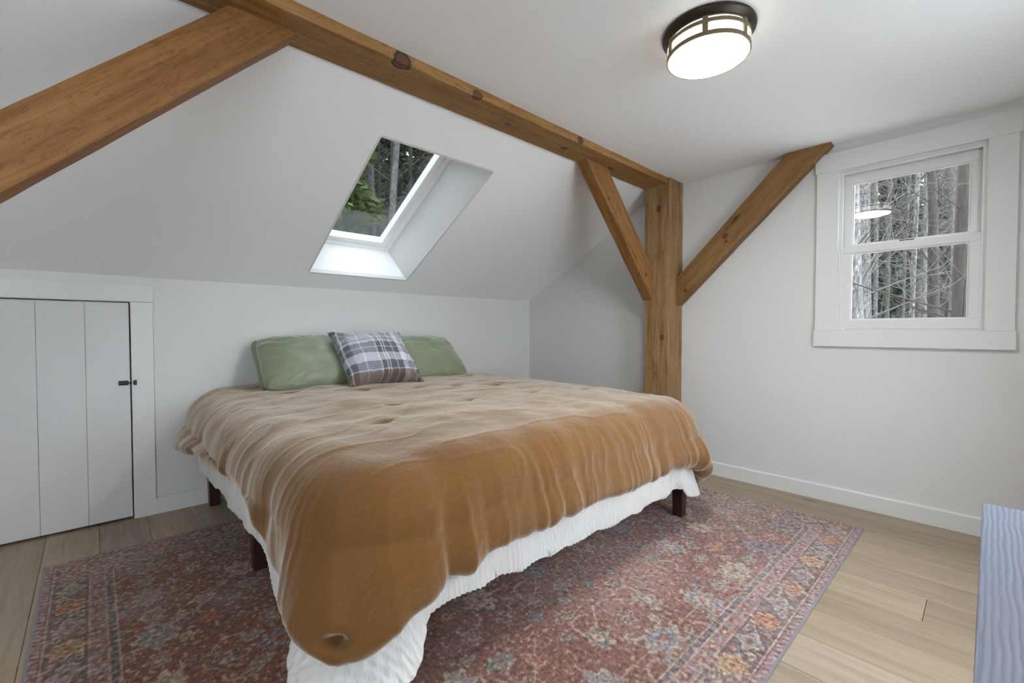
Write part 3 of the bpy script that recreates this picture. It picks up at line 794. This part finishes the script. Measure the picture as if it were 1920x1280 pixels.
# duvet
dh = {0: interp([(1.19, .275), (1.40, .285), (1.49, .32), (1.58, .41), (1.8, .435), (2.2, .43), (2.6, .40), (2.85, .375), (3.05, .34)]),
      1: interp([(0, .275), (.3, .25), (.5, .205), (.62, .195), (.8, .255), (1, .295)]),
      2: interp([(.62, .295), (.7, .315), (.75, .325), (1.1, .345), (1.85, .335), (2.05, .35), (2.2, .37), (2.3, .36)]),
      3: interp([(0, .36), (.25, .30), (.55, .155), (.8, .205), (1, .27)]), 4: interp([(1.1, .27), (1.5, .33), (3.1, .34)])}
do = lambda s, c: {0: (.03*float(sstep(2.2, 2.9, c))-.03*math.exp(-((c-1.9)/.35)**2)-.035*float(sstep(1.55, 1.35, c))), 1: .075*math.sin(c*math.pi)-.035*(1-c), 2: .0, 3: .05*math.sin(c*math.pi)}.get(s, 0.0)
TUFT = [(.79, 2.62), (1.12, 2.42), (1.40, 2.30), (1.62, 2.22), (1.85, 2.12), (1.0, 1.85), (1.35, 1.75), (1.75, 1.7), (.8, 1.55), (2.1, 1.62), (2.05, 2.65), (1.5, 2.62)]
def dtop(x, y):
    z = .648 + .018*sstep(.5, 1.0, x)*sstep(2.4, 1.9, x)
    z = z - .012*sstep(1.5, 1.15, y) + .012*fbm(x*2.6, y*2.6, 3, 2)
    z = z + .008*sstep(2.3, 3.0, y)
    return z
def ridge(n): return 1 - np.abs(n)*2
def ddisp(G, D, pl, S_, Cc, Nn):
    x, y = G[..., 0], G[..., 1]
    live = (D < 8)
    sk = sstep(.10, .45, D)*live
    sh = sstep(-.10, .05, D)*live
    # long vertical folds in the hanging part
    sway = .5*pnoise(D/.35, pl/.30, 3)
    grow = sstep(.10, .55, D)*live
    onl = np.where(S_ == 0, 1.0, 0.0)
    f = .030*pnoise(pl/.26, D/1.6, 1.5)*sk
    # puffy gathers along the foot: round ridges with pinched valleys that deepen towards the hem
    qq = pl/.105 + .8*pnoise(pl/.30, 5.5) + .30*sway
    amp = np.where(S_ == 2, .024 + .030*np.exp(-((x-.80)/.18)**2), np.where(S_ == 3, .028, np.where(S_ == 1, .012+.024*sstep(.4, 1.0, Cc), .012)))
    f = f + amp*(np.abs(np.sin(math.pi*qq)) - .45)*grow*np.clip(.55+pnoise(pl/.22, D/.8, 8.8), .15, 1)
    f = f + .0060*(1-.7*onl)*np.power(np.clip(ridge(pnoise(pl/.075 + sway, D/.8, 4.2)), 0, 1), 3)*sstep(.05, .35, D)*live
    f = f + .0026*(1-.5*onl)*np.power(np.clip(ridge(pnoise(pl/.036 + sway, D/.4, 6.2)), 0, 1), 3)*sstep(.03, .3, D)*live*np.clip(.3+2*pnoise(pl/.3, D/.3, 1), 0, 1)
    # three deep folds in the hanging left side
    for ty, wy, av in ((2.62, .035, .02), (2.05, .03, .022), (1.50, .045, .035)):
        f = f - onl*av*np.exp(-((Cc-ty-.25*(D-.4))/wy)**2)*sstep(.12, .4, D)*live
    # small open pocket where the corner of the cover is tucked
    pk = np.where(S_ == 1, 1.0, 0.0)*np.exp(-((Cc-.50)/.045)**2)*np.exp(-((G[..., 2]-.262)/.014)**2)*(D > .2)*(D < 8)
    f = f - .10*pk
    # shoulder gathers on the left side, running across the edge
    left = np.where(S_ == 0, 1.0, 0.3)
    warp = pl/.027 + 2.0*pnoise(D/.20, pl/.22, 2)
    gth = .0017*np.power(np.clip(ridge(pnoise(warp, D/.42, 9.1)), 0, 1), 3.0)*np.clip(.35+1.6*pnoise(pl/.16, D/.25, 6), 0, 1)
    gth = gth*sstep(-.6, -.1, D)*sstep(.40, .10, D)*live*left*sstep(3.05, 2.8, y)
    # soft unevenness and creases of the top
    tp = .009*fbm(x*4, y*4, 2, 2) + .0012*fbm(x*14, y*14, 4, 2)
    cre = np.power(np.clip(ridge(pnoise(x*2.2+.6*pnoise(x*4, y*4), y*6, 3)), 0, 1), 8)*.0028
    f = np.where(f < 0, f*.62, f) + .006*grow
    f = f*np.where(S_ == 0, .25+.75*sstep(3.0, 2.65, y), 1.0)
    f = f + gth + (tp + cre)*live
    for tx, ty in TUFT:
        r = np.hypot((x-tx)/1.6, y-ty)
        f = f - (.007*np.exp(-(r/.016)**2) + .004*np.exp(-(r/.05)**2))*(D < .05)
        f = f - .0045*np.exp(-((y-ty-.25*(x-tx)-.01*np.sin(x*60))/.009)**2)*np.exp(-((x-tx)/.09)**2)*(D < .05)
    hz = np.zeros_like(G)
    hz[..., 2] = (.014*pnoise(pl/.21, 7.7) + .008*pnoise(pl/.08, 2.2))*sk
    # pinched corner pocket
    return Nn*f[..., None] + hz
m = NT('camel_linen'); v = m.obj()
wa = m.noise(m.obj(scale=(1, .12, 1)), 520, 2, .5); wb = m.noise(m.obj(scale=(.12, 1, 1)), 520, 2, .5)
weave = m.math('ADD', wa, wb)
cr = m.noise(m.obj(scale=(1, 1, .45)), 24, 4, .6, 1.2)
slub = m.noise(m.obj(scale=(.3, 4, 1)), 60, 3)
base = m.mix(srgb(104,70,33), srgb(117,81,41), m.noise(v, 3.0, 3))
base = m.mix(base, srgb(146,112,72), m.ramp(slub, [(.55, (0, 0, 0)), (.75, (.2, .2, .2))]))
cr2 = m.noise(m.obj(scale=(1, 1, .35)), 75, 4, .65, .6)
nb_ = m.bump(cr2, .22, .006, m.bump(cr, .2, .009))
m.set(Base_Color=base, Roughness=.85, Normal=m.bump(weave, .35, .002, nb_)); m.b.inputs['Sheen Weight'].default_value = .8; m.b.inputs['Sheen Roughness'].default_value = .42
m.b.inputs['Sheen Tint'].default_value = (.95, .89, .79, 1); m.b.inputs['Specular IOR Level'].default_value = .15
duvet = drape('duvet', m.m, .550, 2.272, 1.195, 3.07, .65, .185, lambda s, c: dh[s](c), do, ddisp, dtop, .034, .85, dp=.0085, nt=70, ntop=110, lean=.025, rc=.12, ncor=64)
tag(duvet, 'puffy camel brown linen duvet draped over the bed', 'duvet')

# ---- pillows
def pillow(name, w, h, t, mat, n=70, pinch=.10, wr=.006, seed=0.0, corner=2.6, rnd=.0):
    """pillow lying in its local x (width) / z (height) plane, thickness along y"""
    us = np.sin(np.linspace(-1, 1, n)*math.pi/2); vs_ = np.sin(np.linspace(-1, 1, n)*math.pi/2)
    U, Vv = np.meshgrid(us, vs_, indexing='ij')
    sides = []
    for sgn in (-1, 1):
        e = np.clip((1-np.abs(U)**corner), 0, 1)*np.clip((1-np.abs(Vv)**corner), 0, 1)
        th = t/2*np.power(e, .48)
        X = U*w/2*(1-pinch*(1-Vv**2)*np.abs(U)**3*.5); Z = Vv*h/2*(1-pinch*(1-U**2)*np.abs(Vv)**3)
        cr_ = (np.abs(U)*np.abs(Vv))**5; X = X*(1-rnd*cr_); Z = Z*(1-rnd*1.6*cr_)
        ed = np.maximum(np.abs(U), np.abs(Vv))
        crn = np.abs(U*Vv)
        ang = np.arctan2(Vv, U)
        th = th*(1 + .10*fbm(U*1.7+seed, Vv*1.7, seed, 2)) + wr*sstep(.35, .8, ed)*sstep(1, .93, ed)*pnoise(ang*9+seed, ed*2, sgn)*(.4+1.4*crn) + wr*.5*sstep(1, .9, ed)*fbm(U*4+seed, Vv*4, sgn*3, 3)
        sides.append(np.stack([X, sgn*th, Z], -1))
    A, B = sides
    idx = np.arange(n*n).reshape(n, n)
    V = np.vstack([A.reshape(-1, 3), B.reshape(-1, 3)])
    q = np.stack([idx[:-1, :-1], idx[1:, :-1], idx[1:, 1:], idx[:-1, 1:]], -1).reshape(-1, 4)
    F = np.vstack([q, q[:, ::-1] + n*n])
    o = from_np(name, V, F, mat, smooth=True)
    me = o.data
    bm = bmesh.new(); bm.from_mesh(me); bmesh.ops.remove_doubles(bm, verts=bm.verts[:], dist=1e-5)
    uv = bm.loops.layers.uv.new('UVMap')
    for f in bm.faces:
        for lp in f.loops: lp[uv].uv = (lp.vert.co.x/w+.5, lp.vert.co.z/h+.5)
    bm.to_mesh(me); bm.free()
    return o
m = NT('sage_satin'); v = m.obj()
m.set(Base_Color=m.mix(srgb(114,122,98), srgb(132,140,116), m.noise(v, 5, 3)), Roughness=.40, Normal=m.bump(m.noise(m.obj(scale=(1, 1, 2.5)), 26, 4, .6, .8), .22, .012))
m.b.inputs['Sheen Weight'].default_value = .7; m.b.inputs['Sheen Roughness'].default_value = .4; m.b.inputs['Sheen Tint'].default_value = (.8, .95, .8, 1); M['sage'] = m.m
p1 = pillow('bed_pillow', .72, .44, .20, M['sage'], seed=1.0, rnd=.09, pinch=.05, wr=.010)
p1.location = (1.045, 2.835, .802); p1.rotation_euler = (math.radians(-46), 0, math.radians(-3))
tag(p1, 'plump sage green pillow leaning on the wall at the left of the bed', 'pillow', 'green bed pillows')
p2 = pillow('bed_pillow', .71, .43, .18, M['sage'], seed=4.0, rnd=.06, pinch=.05, wr=.010)
p2.location = (1.735, 2.845, .800); p2.rotation_euler = (math.radians(-46), 0, math.radians(3))
tag(p2, 'sage green pillow half hidden to the right of the plaid cushion', 'pillow', 'green bed pillows')
p3 = pillow('bed_pillow', .70, .42, .16, M['sage'], seed=8.0, rnd=.09, pinch=.05, wr=.008)
p3.location = (1.03, 2.935, .795); p3.rotation_euler = (math.radians(-42), 0, 0)
tag(p3, 'green pillow tucked behind the left one, only its dark edge showing', 'pillow', 'green bed pillows')

# plaid cushion
m = NT('plaid_flannel'); uvn = m.n('ShaderNodeUVMap'); uvn.uv_map = 'UVMap'
sx = m.n('ShaderNodeSeparateXYZ'); m.l(uvn.outputs[0], sx.inputs[0])
wn_, wl, wg, wd, wbr = srgb(82,84,100), srgb(204,206,212), srgb(150,152,162), srgb(92,90,94), srgb(100,78,62)
def bands(fac, lst): return m.ramp(fac, lst, 'CONSTANT')
cu = bands(sx.outputs['X'], [(0, wn_), (.06, wl), (.075, wn_), (.14, wg), (.24, wl), (.255, wg), (.36, wg), (.42, wl), (.44, wd), (.50, wl), (.512, wd), (.535, wl), (.547, wd), (.64, wl), (.65, wd), (.73, wl), (.80, wg), (.88, wl), (.90, wn_), (.95, wl), (.96, wn_)])
cv = bands(sx.outputs['Y'], [(0, wbr), (.15, wbr), (.17, wl), (.18, wn_), (.30, wl), (.43, wn_), (.52, wl), (.535, wd), (.62, wl), (.66, wg), (.70, wl), (.72, wg), (.74, wl), (.76, wg), (.9, wn_), (.96, wl)])
thr = m.n('ShaderNodeTexWave'); thr.wave_type = 'BANDS'; thr.bands_direction = 'DIAGONAL'; m.l(uvn.outputs[0], thr.inputs['Vector']); thr.inputs['Scale'].default_value = 60
k = m.mix(cu, cv, .48)
brm = m.math('LESS_THAN', sx.outputs['Y'], .16)
k = m.mix(k, m.mix(cu, srgb(96,72,52), .72), brm)
k = m.mix(k, m.ramp(m.noise(m.obj(), 240, 2), [(.2, (.2,)*3), (.8, (.8,)*3)]), .35, 'OVERLAY')
m.set(Base_Color=k, Roughness=.9, Normal=m.bump(m.noise(m.obj(), 300, 2), .4, .003)); m.b.inputs['Sheen Weight'].default_value = .3
cush = pillow('throw_cushion', .50, .46, .19, m.m, seed=12.0, pinch=.24, wr=.012, corner=2.2)
cush.rotation_euler = (math.radians(-45), 0, 0); cush.location = (1.31, 2.655, .826)
tag(cush, 'square blue, white and brown plaid cushion in front of the green pillows', 'cushion')

# ================================================================== CEILING LAMP
lamp = empty('ceiling_lamp', (1.618, .708, ZC))
tag(lamp, 'round flush ceiling lamp with dark bronze ring and lit white glass', 'lamp')
m = NT('dark_bronze'); m.set(Base_Color=srgb(58,52,44), Metallic=.7, Roughness=.42); M['bronze'] = m.m
m = NT('brushed_bronze'); m.set(Base_Color=srgb(120,108,88), Metallic=.6, Roughness=.4); M['bronze2'] = m.m
m = NT('lit_opal_glass'); m.set(Base_Color=(.9, .9, .88), Roughness=.3, Emission_Color=(1, .985, .95)); m.b.inputs['Emission Strength'].default_value = LAMP; M['opal'] = m.m
R0 = .152
V, F = [], []; add_lathe(V, F, [(.02, -.001), (R0, -.001), (R0+.003, -.006), (R0+.001, -.016), (R0-.010, -.022), (R0-.012, -.028), (R0-.02, -.030), (R0-.025, -.026), (.02, -.022)], 72); from_np('canopy', V, F, M['bronze'], lamp, True)
def band_ring(name, r, z0, z1, t=.004, mat=None):
    V, F = [], []; add_lathe(V, F, [(r, z0), (r, z1), (r-t, z1), (r-t, z0)], 72, True); from_np(name, V, F, mat, lamp, False)
band_ring('upper_band', R0-.014, -.050, -.037, .005, M['bronze2'])
band_ring('lower_band', R0-.014, -.092, -.077, .005, M['bronze2'])
for i in range(6):
    a = 2*math.pi*i/6 + .35
    bm = bmesh.new(); add_box(bm, R0-.0195, R0-.0130, -.009, .009, -.091, -.022)
    o = bm_obj('strut', bm, M['bronze2'], lamp, bevel=.0008); o.rotation_euler = (0, 0, a)
m = NT('side_opal_glass'); m.set(Base_Color=(.9, .88, .82), Roughness=.3, Emission_Color=(1, .95, .82)); m.b.inputs['Emission Strength'].default_value = 2.0; M['opal2'] = m.m
V, F = [], []; add_lathe(V, F, [(R0-.022, -.024), (R0-.022, -.088)], 72); from_np('side_glass', V, F, M['opal2'], lamp, True)
prof = [(R0-.0195, -.088)] + [((R0-.0195)*math.cos(t), -.088 - .022*math.sin(t)) for t in np.linspace(.1, math.pi/2-.02, 12)] + [(.0005, -.110)]
V, F = [], []; add_lathe(V, F, prof, 72); from_np('glass_shade', V, F, M['opal'], lamp, True)

# ================================================================== CHEST BESIDE THE CAMERA
m = NT('blue_grey_wood')
g1 = m.noise(m.obj(scale=(1.2, 16, 16)), 3.0, 4, .6, 1.0)
wv = m.n('ShaderNodeTexWave'); wv.wave_type = 'BANDS'; wv.bands_direction = 'Y'; m.l(m.obj(scale=(.25, 1, 1)), wv.inputs['Vector']); wv.inputs['Scale'].default_value = 62; wv.inputs['Distortion'].default_value = 4; wv.inputs['Detail'].default_value = 2; wv.inputs['Detail Scale'].default_value = .8
k = m.mix(srgb(124,134,160), srgb(156,166,190), wv.outputs['Fac']); k = m.mix(k, srgb(140,150,174), m.ramp(g1, [(.35, (0,)*3), (.7, (.8,)*3)]))
m.set(Base_Color=k, Roughness=.5, Normal=m.bump(m.math('ADD', wv.outputs['Fac'], g1), .35, .003)); M['bluewood'] = m.m
ch = empty('chest_of_drawers', (.611, -.22, 0)); bpy.context.view_layer.update()
tag(ch, 'blue-grey wood-grained chest whose top shows at the lower right edge', 'chest')
rel(box('top', .28, .942, -.46, .0043, .722, .75, M['bluewood'], bevel=.003), ch)
rel(box('body', .295, .927, -.45, -.030, .08, .722, M['bluewood'], bevel=.002), ch)
for i in range(3):
    z = .10+i*.205
    d = box('drawer', .305, .917, -.030, -.012, z, z+.195, M['bluewood'], bevel=.003); rel(d, ch); bpy.context.view_layer.update()
    V, F = [], []; add_tube(V, F, [(.611, -.012, z+.1), (.611, .004, z+.1)], [.010, .014], 14); rel(from_np('knob', V, F, M['black'], None, True), d)
for x in (.315, .907):
    for y in (-.43, -.05): rel(box('leg', x-.02, x+.02, y-.02, y+.02, 0, .08, M['bluewood'], bevel=.002), ch)

# ================================================================== OUTSIDE: wooded hillside
def zg(x, y):
    dx, dy = np.clip(x-3.2, 0, None), np.clip(y-3.2, 0, None)
    r = np.sqrt(dx**2 + dy**2 + np.clip(-1.8-x, 0, None)**2)
    st = .36 + .42*dy/(dx+dy+.5)
    return -2.9 + st*np.clip(r-3, 0, 22) + .10*np.clip(r-25, 0, 60) - .1*np.clip(r, 0, 3)
xs = np.linspace(-30, 75, 90); ys = np.linspace(-40, 75, 90)
X, Y = np.meshgrid(xs, ys, indexing='ij'); Z = zg(X, Y) + .35*fbm(X*.25, Y*.25, 1, 4)
Z = np.where((X > XL-2) & (X < XR+2) & (Y < YB+2), -3.2, Z)
Z = np.where(Y < YF-.5, np.minimum(Z, -2.9), Z)
idx = np.arange(X.size).reshape(X.shape)
m = NT('forest_floor'); v = m.obj(); a1 = m.noise(v, .9, 6, .65); a2 = m.noise(v, 7, 4)
k = m.ramp(a1, [(.32, srgb(40,46,29)), (.48, srgb(54,47,38)), (.62, srgb(68,60,52)), (.75, srgb(46,54,33))])
k = m.mix(k, srgb(56,46,38), m.ramp(a2, [(.5, (0,)*3), (.7, (.7,)*3)]))
m.set(Base_Color=k, Roughness=.95, Normal=m.bump(a2, .6, .1)); M['ground'] = m.m
gr = from_np('ground', np.stack([X, Y, Z], -1).reshape(-1, 3), np.stack([idx[:-1, :-1], idx[1:, :-1], idx[1:, 1:], idx[:-1, 1:]], -1).reshape(-1, 4), M['ground'], smooth=True)
struct(gr)
struct(box('bounce_yard', -25, 30, -40, YF-.8, -2.7, -2.55, paint('bounce_pale', (.62, .62, .61), .9, .3)))  # added pale reflector slab, unseen, bounces sky light up to the ceiling
def bark(name, c1, c2, c3):
    m = NT(name); a = m.noise(m.obj(scale=(9, 9, 2.6)), 3.5, 6, .75); b = m.noise(m.obj(scale=(1, 1, 1)), 5, 3)
    k = m.ramp(a, [(.3, c1), (.5, c2), (.7, c3)]); k = m.mix(k, srgb(46,52,32), m.ramp(b, [(.55, (0,)*3), (.75, (.5,)*3)]))
    m.set(Base_Color=k, Roughness=.9, Normal=m.bump(a, .6, .03)); return m.m
BARK = [bark('pale_bark', srgb(26,25,24), srgb(80,77,76), srgb(142,140,140)), bark('grey_bark', srgb(20,19,18), srgb(58,55,53), srgb(96,92,90)), bark('dark_bark', srgb(12,10,8), srgb(32,27,23), srgb(58,52,44))]
M['twig'] = paint('twig_bark', srgb(72,68,66), .9, 0)
m = NT('needles'); oi = m.noise(m.obj(), 1.1, 4); m.set(Base_Color=m.ramp(oi, [(.3, srgb(24,38,25)), (.6, srgb(44,66,42)), (.8, srgb(68,88,58))]), Roughness=.8); M['needle'] = m.m
m = NT('moss_leaves'); oi = m.noise(m.obj(), 1.6, 4); m.set(Base_Color=m.ramp(oi, [(.3, srgb(44,58,20)), (.6, srgb(72,88,34)), (.8, srgb(98,106,54))]), Roughness=.8); M['moss'] = m.m

def bare_tree(x, y, h, r, bk, lean, rs, twigs=26, label=None, group=None, sub=3):
    z0 = float(zg(np.array(x), np.array(y))) - .3
    t = empty('bare_tree', (x, y, z0))
    n = 12; zz = np.linspace(0, h, n)
    ph = rs.random(2)*6
    px = lean[0]*zz + .10*np.sin(zz*.55+ph[0])*zz/h*2; py = lean[1]*zz + .10*np.sin(zz*.45+ph[1])*zz/h*2
    pts = np.stack([px, py, zz], -1); rad = r*(1-.72*zz/h); rad[0] *= 1.3
    V, F = [], []; add_tube(V, F, pts, rad, 9); from_np('trunk', V, F, BARK[bk], t, True)
    V, F = [], []
    for i in range(twigs):
        s = .22 + .78*rs.random(); b0 = np.array([np.interp(s*h, zz, px), np.interp(s*h, zz, py), s*h])
        az = rs.random()*2*math.pi; up = .25+.8*rs.random(); L = (.9+1.9*rs.random())*(1.15-s*.6)
        dirv = np.array([math.cos(az), math.sin(az), up]); dirv /= np.linalg.norm(dirv)
        side = np.cross(dirv, [0, 0, 1.]); side /= np.linalg.norm(side)+1e-9
        cv = (rs.random()-.5)*.6
        P_ = [b0 + dirv*L*u + side*cv*L*u*u + np.array([0, 0, (rs.random()-.3)*.25*L*u*u]) for u in (0, .35, .7, 1)]
        r0 = min(r, .1)*.11*(1.2-s) + .002
        add_tube(V, F, P_, [r0, r0*.7, r0*.45, r0*.2], 4, False)
        for j in range(sub):
            u = .25+.7*rs.random(); q0 = b0 + dirv*L*u + side*cv*L*u*u
            d2 = dirv + rs.normal(size=3)*.7; d2 /= np.linalg.norm(d2); l2 = L*(.25+.4*rs.random())
            q1 = q0 + d2*l2*.5; q2 = q0 + d2*l2 + rs.normal(size=3)*.08*l2
            add_tube(V, F, [q0, q1, q2], [r0*.42, r0*.3, r0*.15], 3, False)
    from_np('branches', V, F, M['twig'] if bk < 2 else BARK[2], t)['kind'] = 'stuff'
    tag(t, label, 'tree', group)
    return t
def conifer(x, y, h, w, mat, rs, label, group, n=2600):
    z0 = float(zg(np.array(x), np.array(y))) - .3
    t = empty('evergreen_tree', (x, y, z0))
    V, F = [], []; add_tube(V, F, [(0, 0, 0), (0, 0, h*.5), (0, 0, h)], [.16, .10, .02], 8); from_np('trunk', V, F, BARK[2], t, True)
    s = rs.random(n)**.7; az = rs.random(n)*2*math.pi; rr = np.sqrt(rs.random(n))*w*(1-s*.92)*(.75+.3*np.sin(s*h*4))
    c = np.stack([rr*np.cos(az), rr*np.sin(az), .08*h+s*h*.93 - .25*rr], -1)
    L = (.16+.22*rs.random(n))[:, None]
    d = np.stack([np.cos(az), np.sin(az), -.35+.5*rs.random(n)], -1) + rs.normal(size=(n, 3))*.35; d /= np.linalg.norm(d, axis=1)[:, None]
    e_ = np.cross(d, rs.normal(size=(n, 3))); e_ /= np.linalg.norm(e_, axis=1)[:, None]
    A = c - d*L*.5; B = c + e_*L*.28; Cx = c + d*L*.7; Dd = c - e_*L*.28
    V = np.stack([A, B, Cx, Dd], 1).reshape(-1, 3); F = np.arange(4*n).reshape(n, 4)
    from_np('foliage', V, F, mat, t)
    tag(t, label, 'tree', group)
rs = np.random.default_rng(42)
# trees seen through the gable window (one direction fan) and their neighbours
WT = [(9.0, 1.40, .10, 0, (-.006, .012)), (10.5, 1.02, .045, 0, (.0, -.03)), (8.2, .205, .14, 2, (0, 0)), (11.5, .55, .12, 0, (.01, -.035)), (12.5, 1.9, .14, 0, (0, .0)), (13.0, 1.55, .05, 1, (0, .02)),
      (14.5, 1.25, .07, 1, (0, -.02)), (16.0, 2.55, .15, 1, (.0, .01)), (17.0, .75, .13, 1, (0, .01)), (10.0, .66, .085, 2, (0, .008)), (19.0, 2.1, .10, 1, (0, 0)), (21.0, 1.2, .09, 0, (0, 0)), (22.0, 3.2, .12, 1, (0, 0)), (13.5, .95, .05, 0, (0, .03)), (18.0, 1.6, .08, 0, (0, .02)), (15.2, 2.15, .06, 0, (0, -.01))]
labs = ['pale slender bare tree beyond the window', 'grey bare tree beyond the window', 'dark barked bare tree beyond the window']
for (x, y, r, bk, ln) in WT: bare_tree(x, y, 13+4*rs.random(), r, bk, ln, rs, 46, labs[bk], 'bare trees beyond the window', 9)
for i in range(8):
    x = 12+12*rs.random(); y = x*(.03+.15*rs.random()); bk = int(rs.integers(0, 2))
    bare_tree(x, y, 12+4*rs.random(), .02+.035*rs.random(), bk, rs.normal(size=2)*.02, rs, 34, labs[bk], 'bare trees beyond the window', 8)
for i in range(14):
    x = 8+20*rs.random(); y = (-1)**i*(1.2+9*rs.random()) + .2*x*.5
    if .0 < y/x < .19: y += 5
    bk = int(rs.integers(0, 3)); bare_tree(x, y, 12+5*rs.random(), .07+.11*rs.random(), bk, rs.normal(size=2)*.012, rs, 24, labs[bk], 'bare trees beyond the window', 3)
for (x, y, h, w) in [(17, 1.9, 6.5, 1.5), (20, .6, 8, 1.9), (23, 3.0, 9, 2.2), (26, 1.6, 10, 2.4), (24, -.5, 9, 2.2), (15, 3.4, 6, 1.6), (28, 4.6, 10, 2.4), (14, -1.6, 7, 1.7)]:
    conifer(x, y, h, w, M['needle'], rs, 'dark green evergreen between the bare trunks beyond the window', 'evergreens beyond the window')
# trees behind the roof, seen through the skylight
for i in range(16):
    az = math.radians(12 + 30*rs.random()); dd = 8+12*rs.random()
    bk = int(rs.integers(0, 3)); bare_tree(dd*math.sin(az), 3+dd*math.cos(az), 10+4*rs.random(), .05+.09*rs.random(), bk, rs.normal(size=2)*.03, rs, 44, ['pale', 'grey', 'dark'][bk] + ' bare tree above the roof seen through the skylight', 'bare trees above the skylight', 5)
for (az, dd, h, w, mt) in [(19.5, 11, 9, 1.6, 'moss'), (16, 14, 10, 2.2, 'moss'), (27, 19, 7, 1.5, 'needle'), (38, 16, 8, 1.8, 'needle'), (11, 15, 10, 2.2, 'needle'), (23.5, 16, 5, 1.3, 'needle'), (32, 21, 7, 1.8, 'needle')]:
    a = math.radians(az); conifer(dd*math.sin(a), 3+dd*math.cos(a), h, w, M[mt], rs, ('mossy light green' if mt == 'moss' else 'deep green') + ' evergreen above the roof seen through the skylight', 'evergreens above the skylight', 4200)
for (az, dd, h, w, mt) in [(22.5, 12.5, 10.5, 1.5, 'moss'), (29, 24, 9, 1.9, 'needle'), (33.5, 25, 9, 1.9, 'needle'), (25.5, 26, 9, 1.9, 'needle'), (31, 15.5, 4.6, 1.0, 'needle')]:
    a = math.radians(az); conifer(dd*math.sin(a), dd*math.cos(a), h, w, M[mt], rs, 'mossy light green evergreen seen at the left side of the skylight' if mt == 'moss' else 'deep green evergreen above the roof seen through the skylight', 'evergreens above the skylight', 4200)
# undergrowth twigs on the slope
V, F = [], []
for i in range(2600):
    if i % 3: x = 7+17*rs.random(); y = -1.5+ (x*.3+1.5)*rs.random()
    else: az = math.radians(14+26*rs.random()); dd = 6+12*rs.random(); x, y = dd*math.sin(az), 3+dd*math.cos(az)
    z = float(zg(np.array(x), np.array(y))); L = .6+1.8*rs.random(); d = np.array([rs.normal()*.5, rs.normal()*.5, 1.]); d /= np.linalg.norm(d)
    p0 = np.array([x, y, z-.1]); p1_ = p0+d*L*.5+rs.normal(size=3)*.1; p2_ = p0+d*L+rs.normal(size=3)*.25
    add_tube(V, F, [p0, p1_, p2_], [.010, .008, .004], 3, False)
ug = from_np('undergrowth', V, F, M['twig']); tag(ug, 'tangle of thin bare twigs on the wooded slope outside', 'undergrowth', kind='stuff')
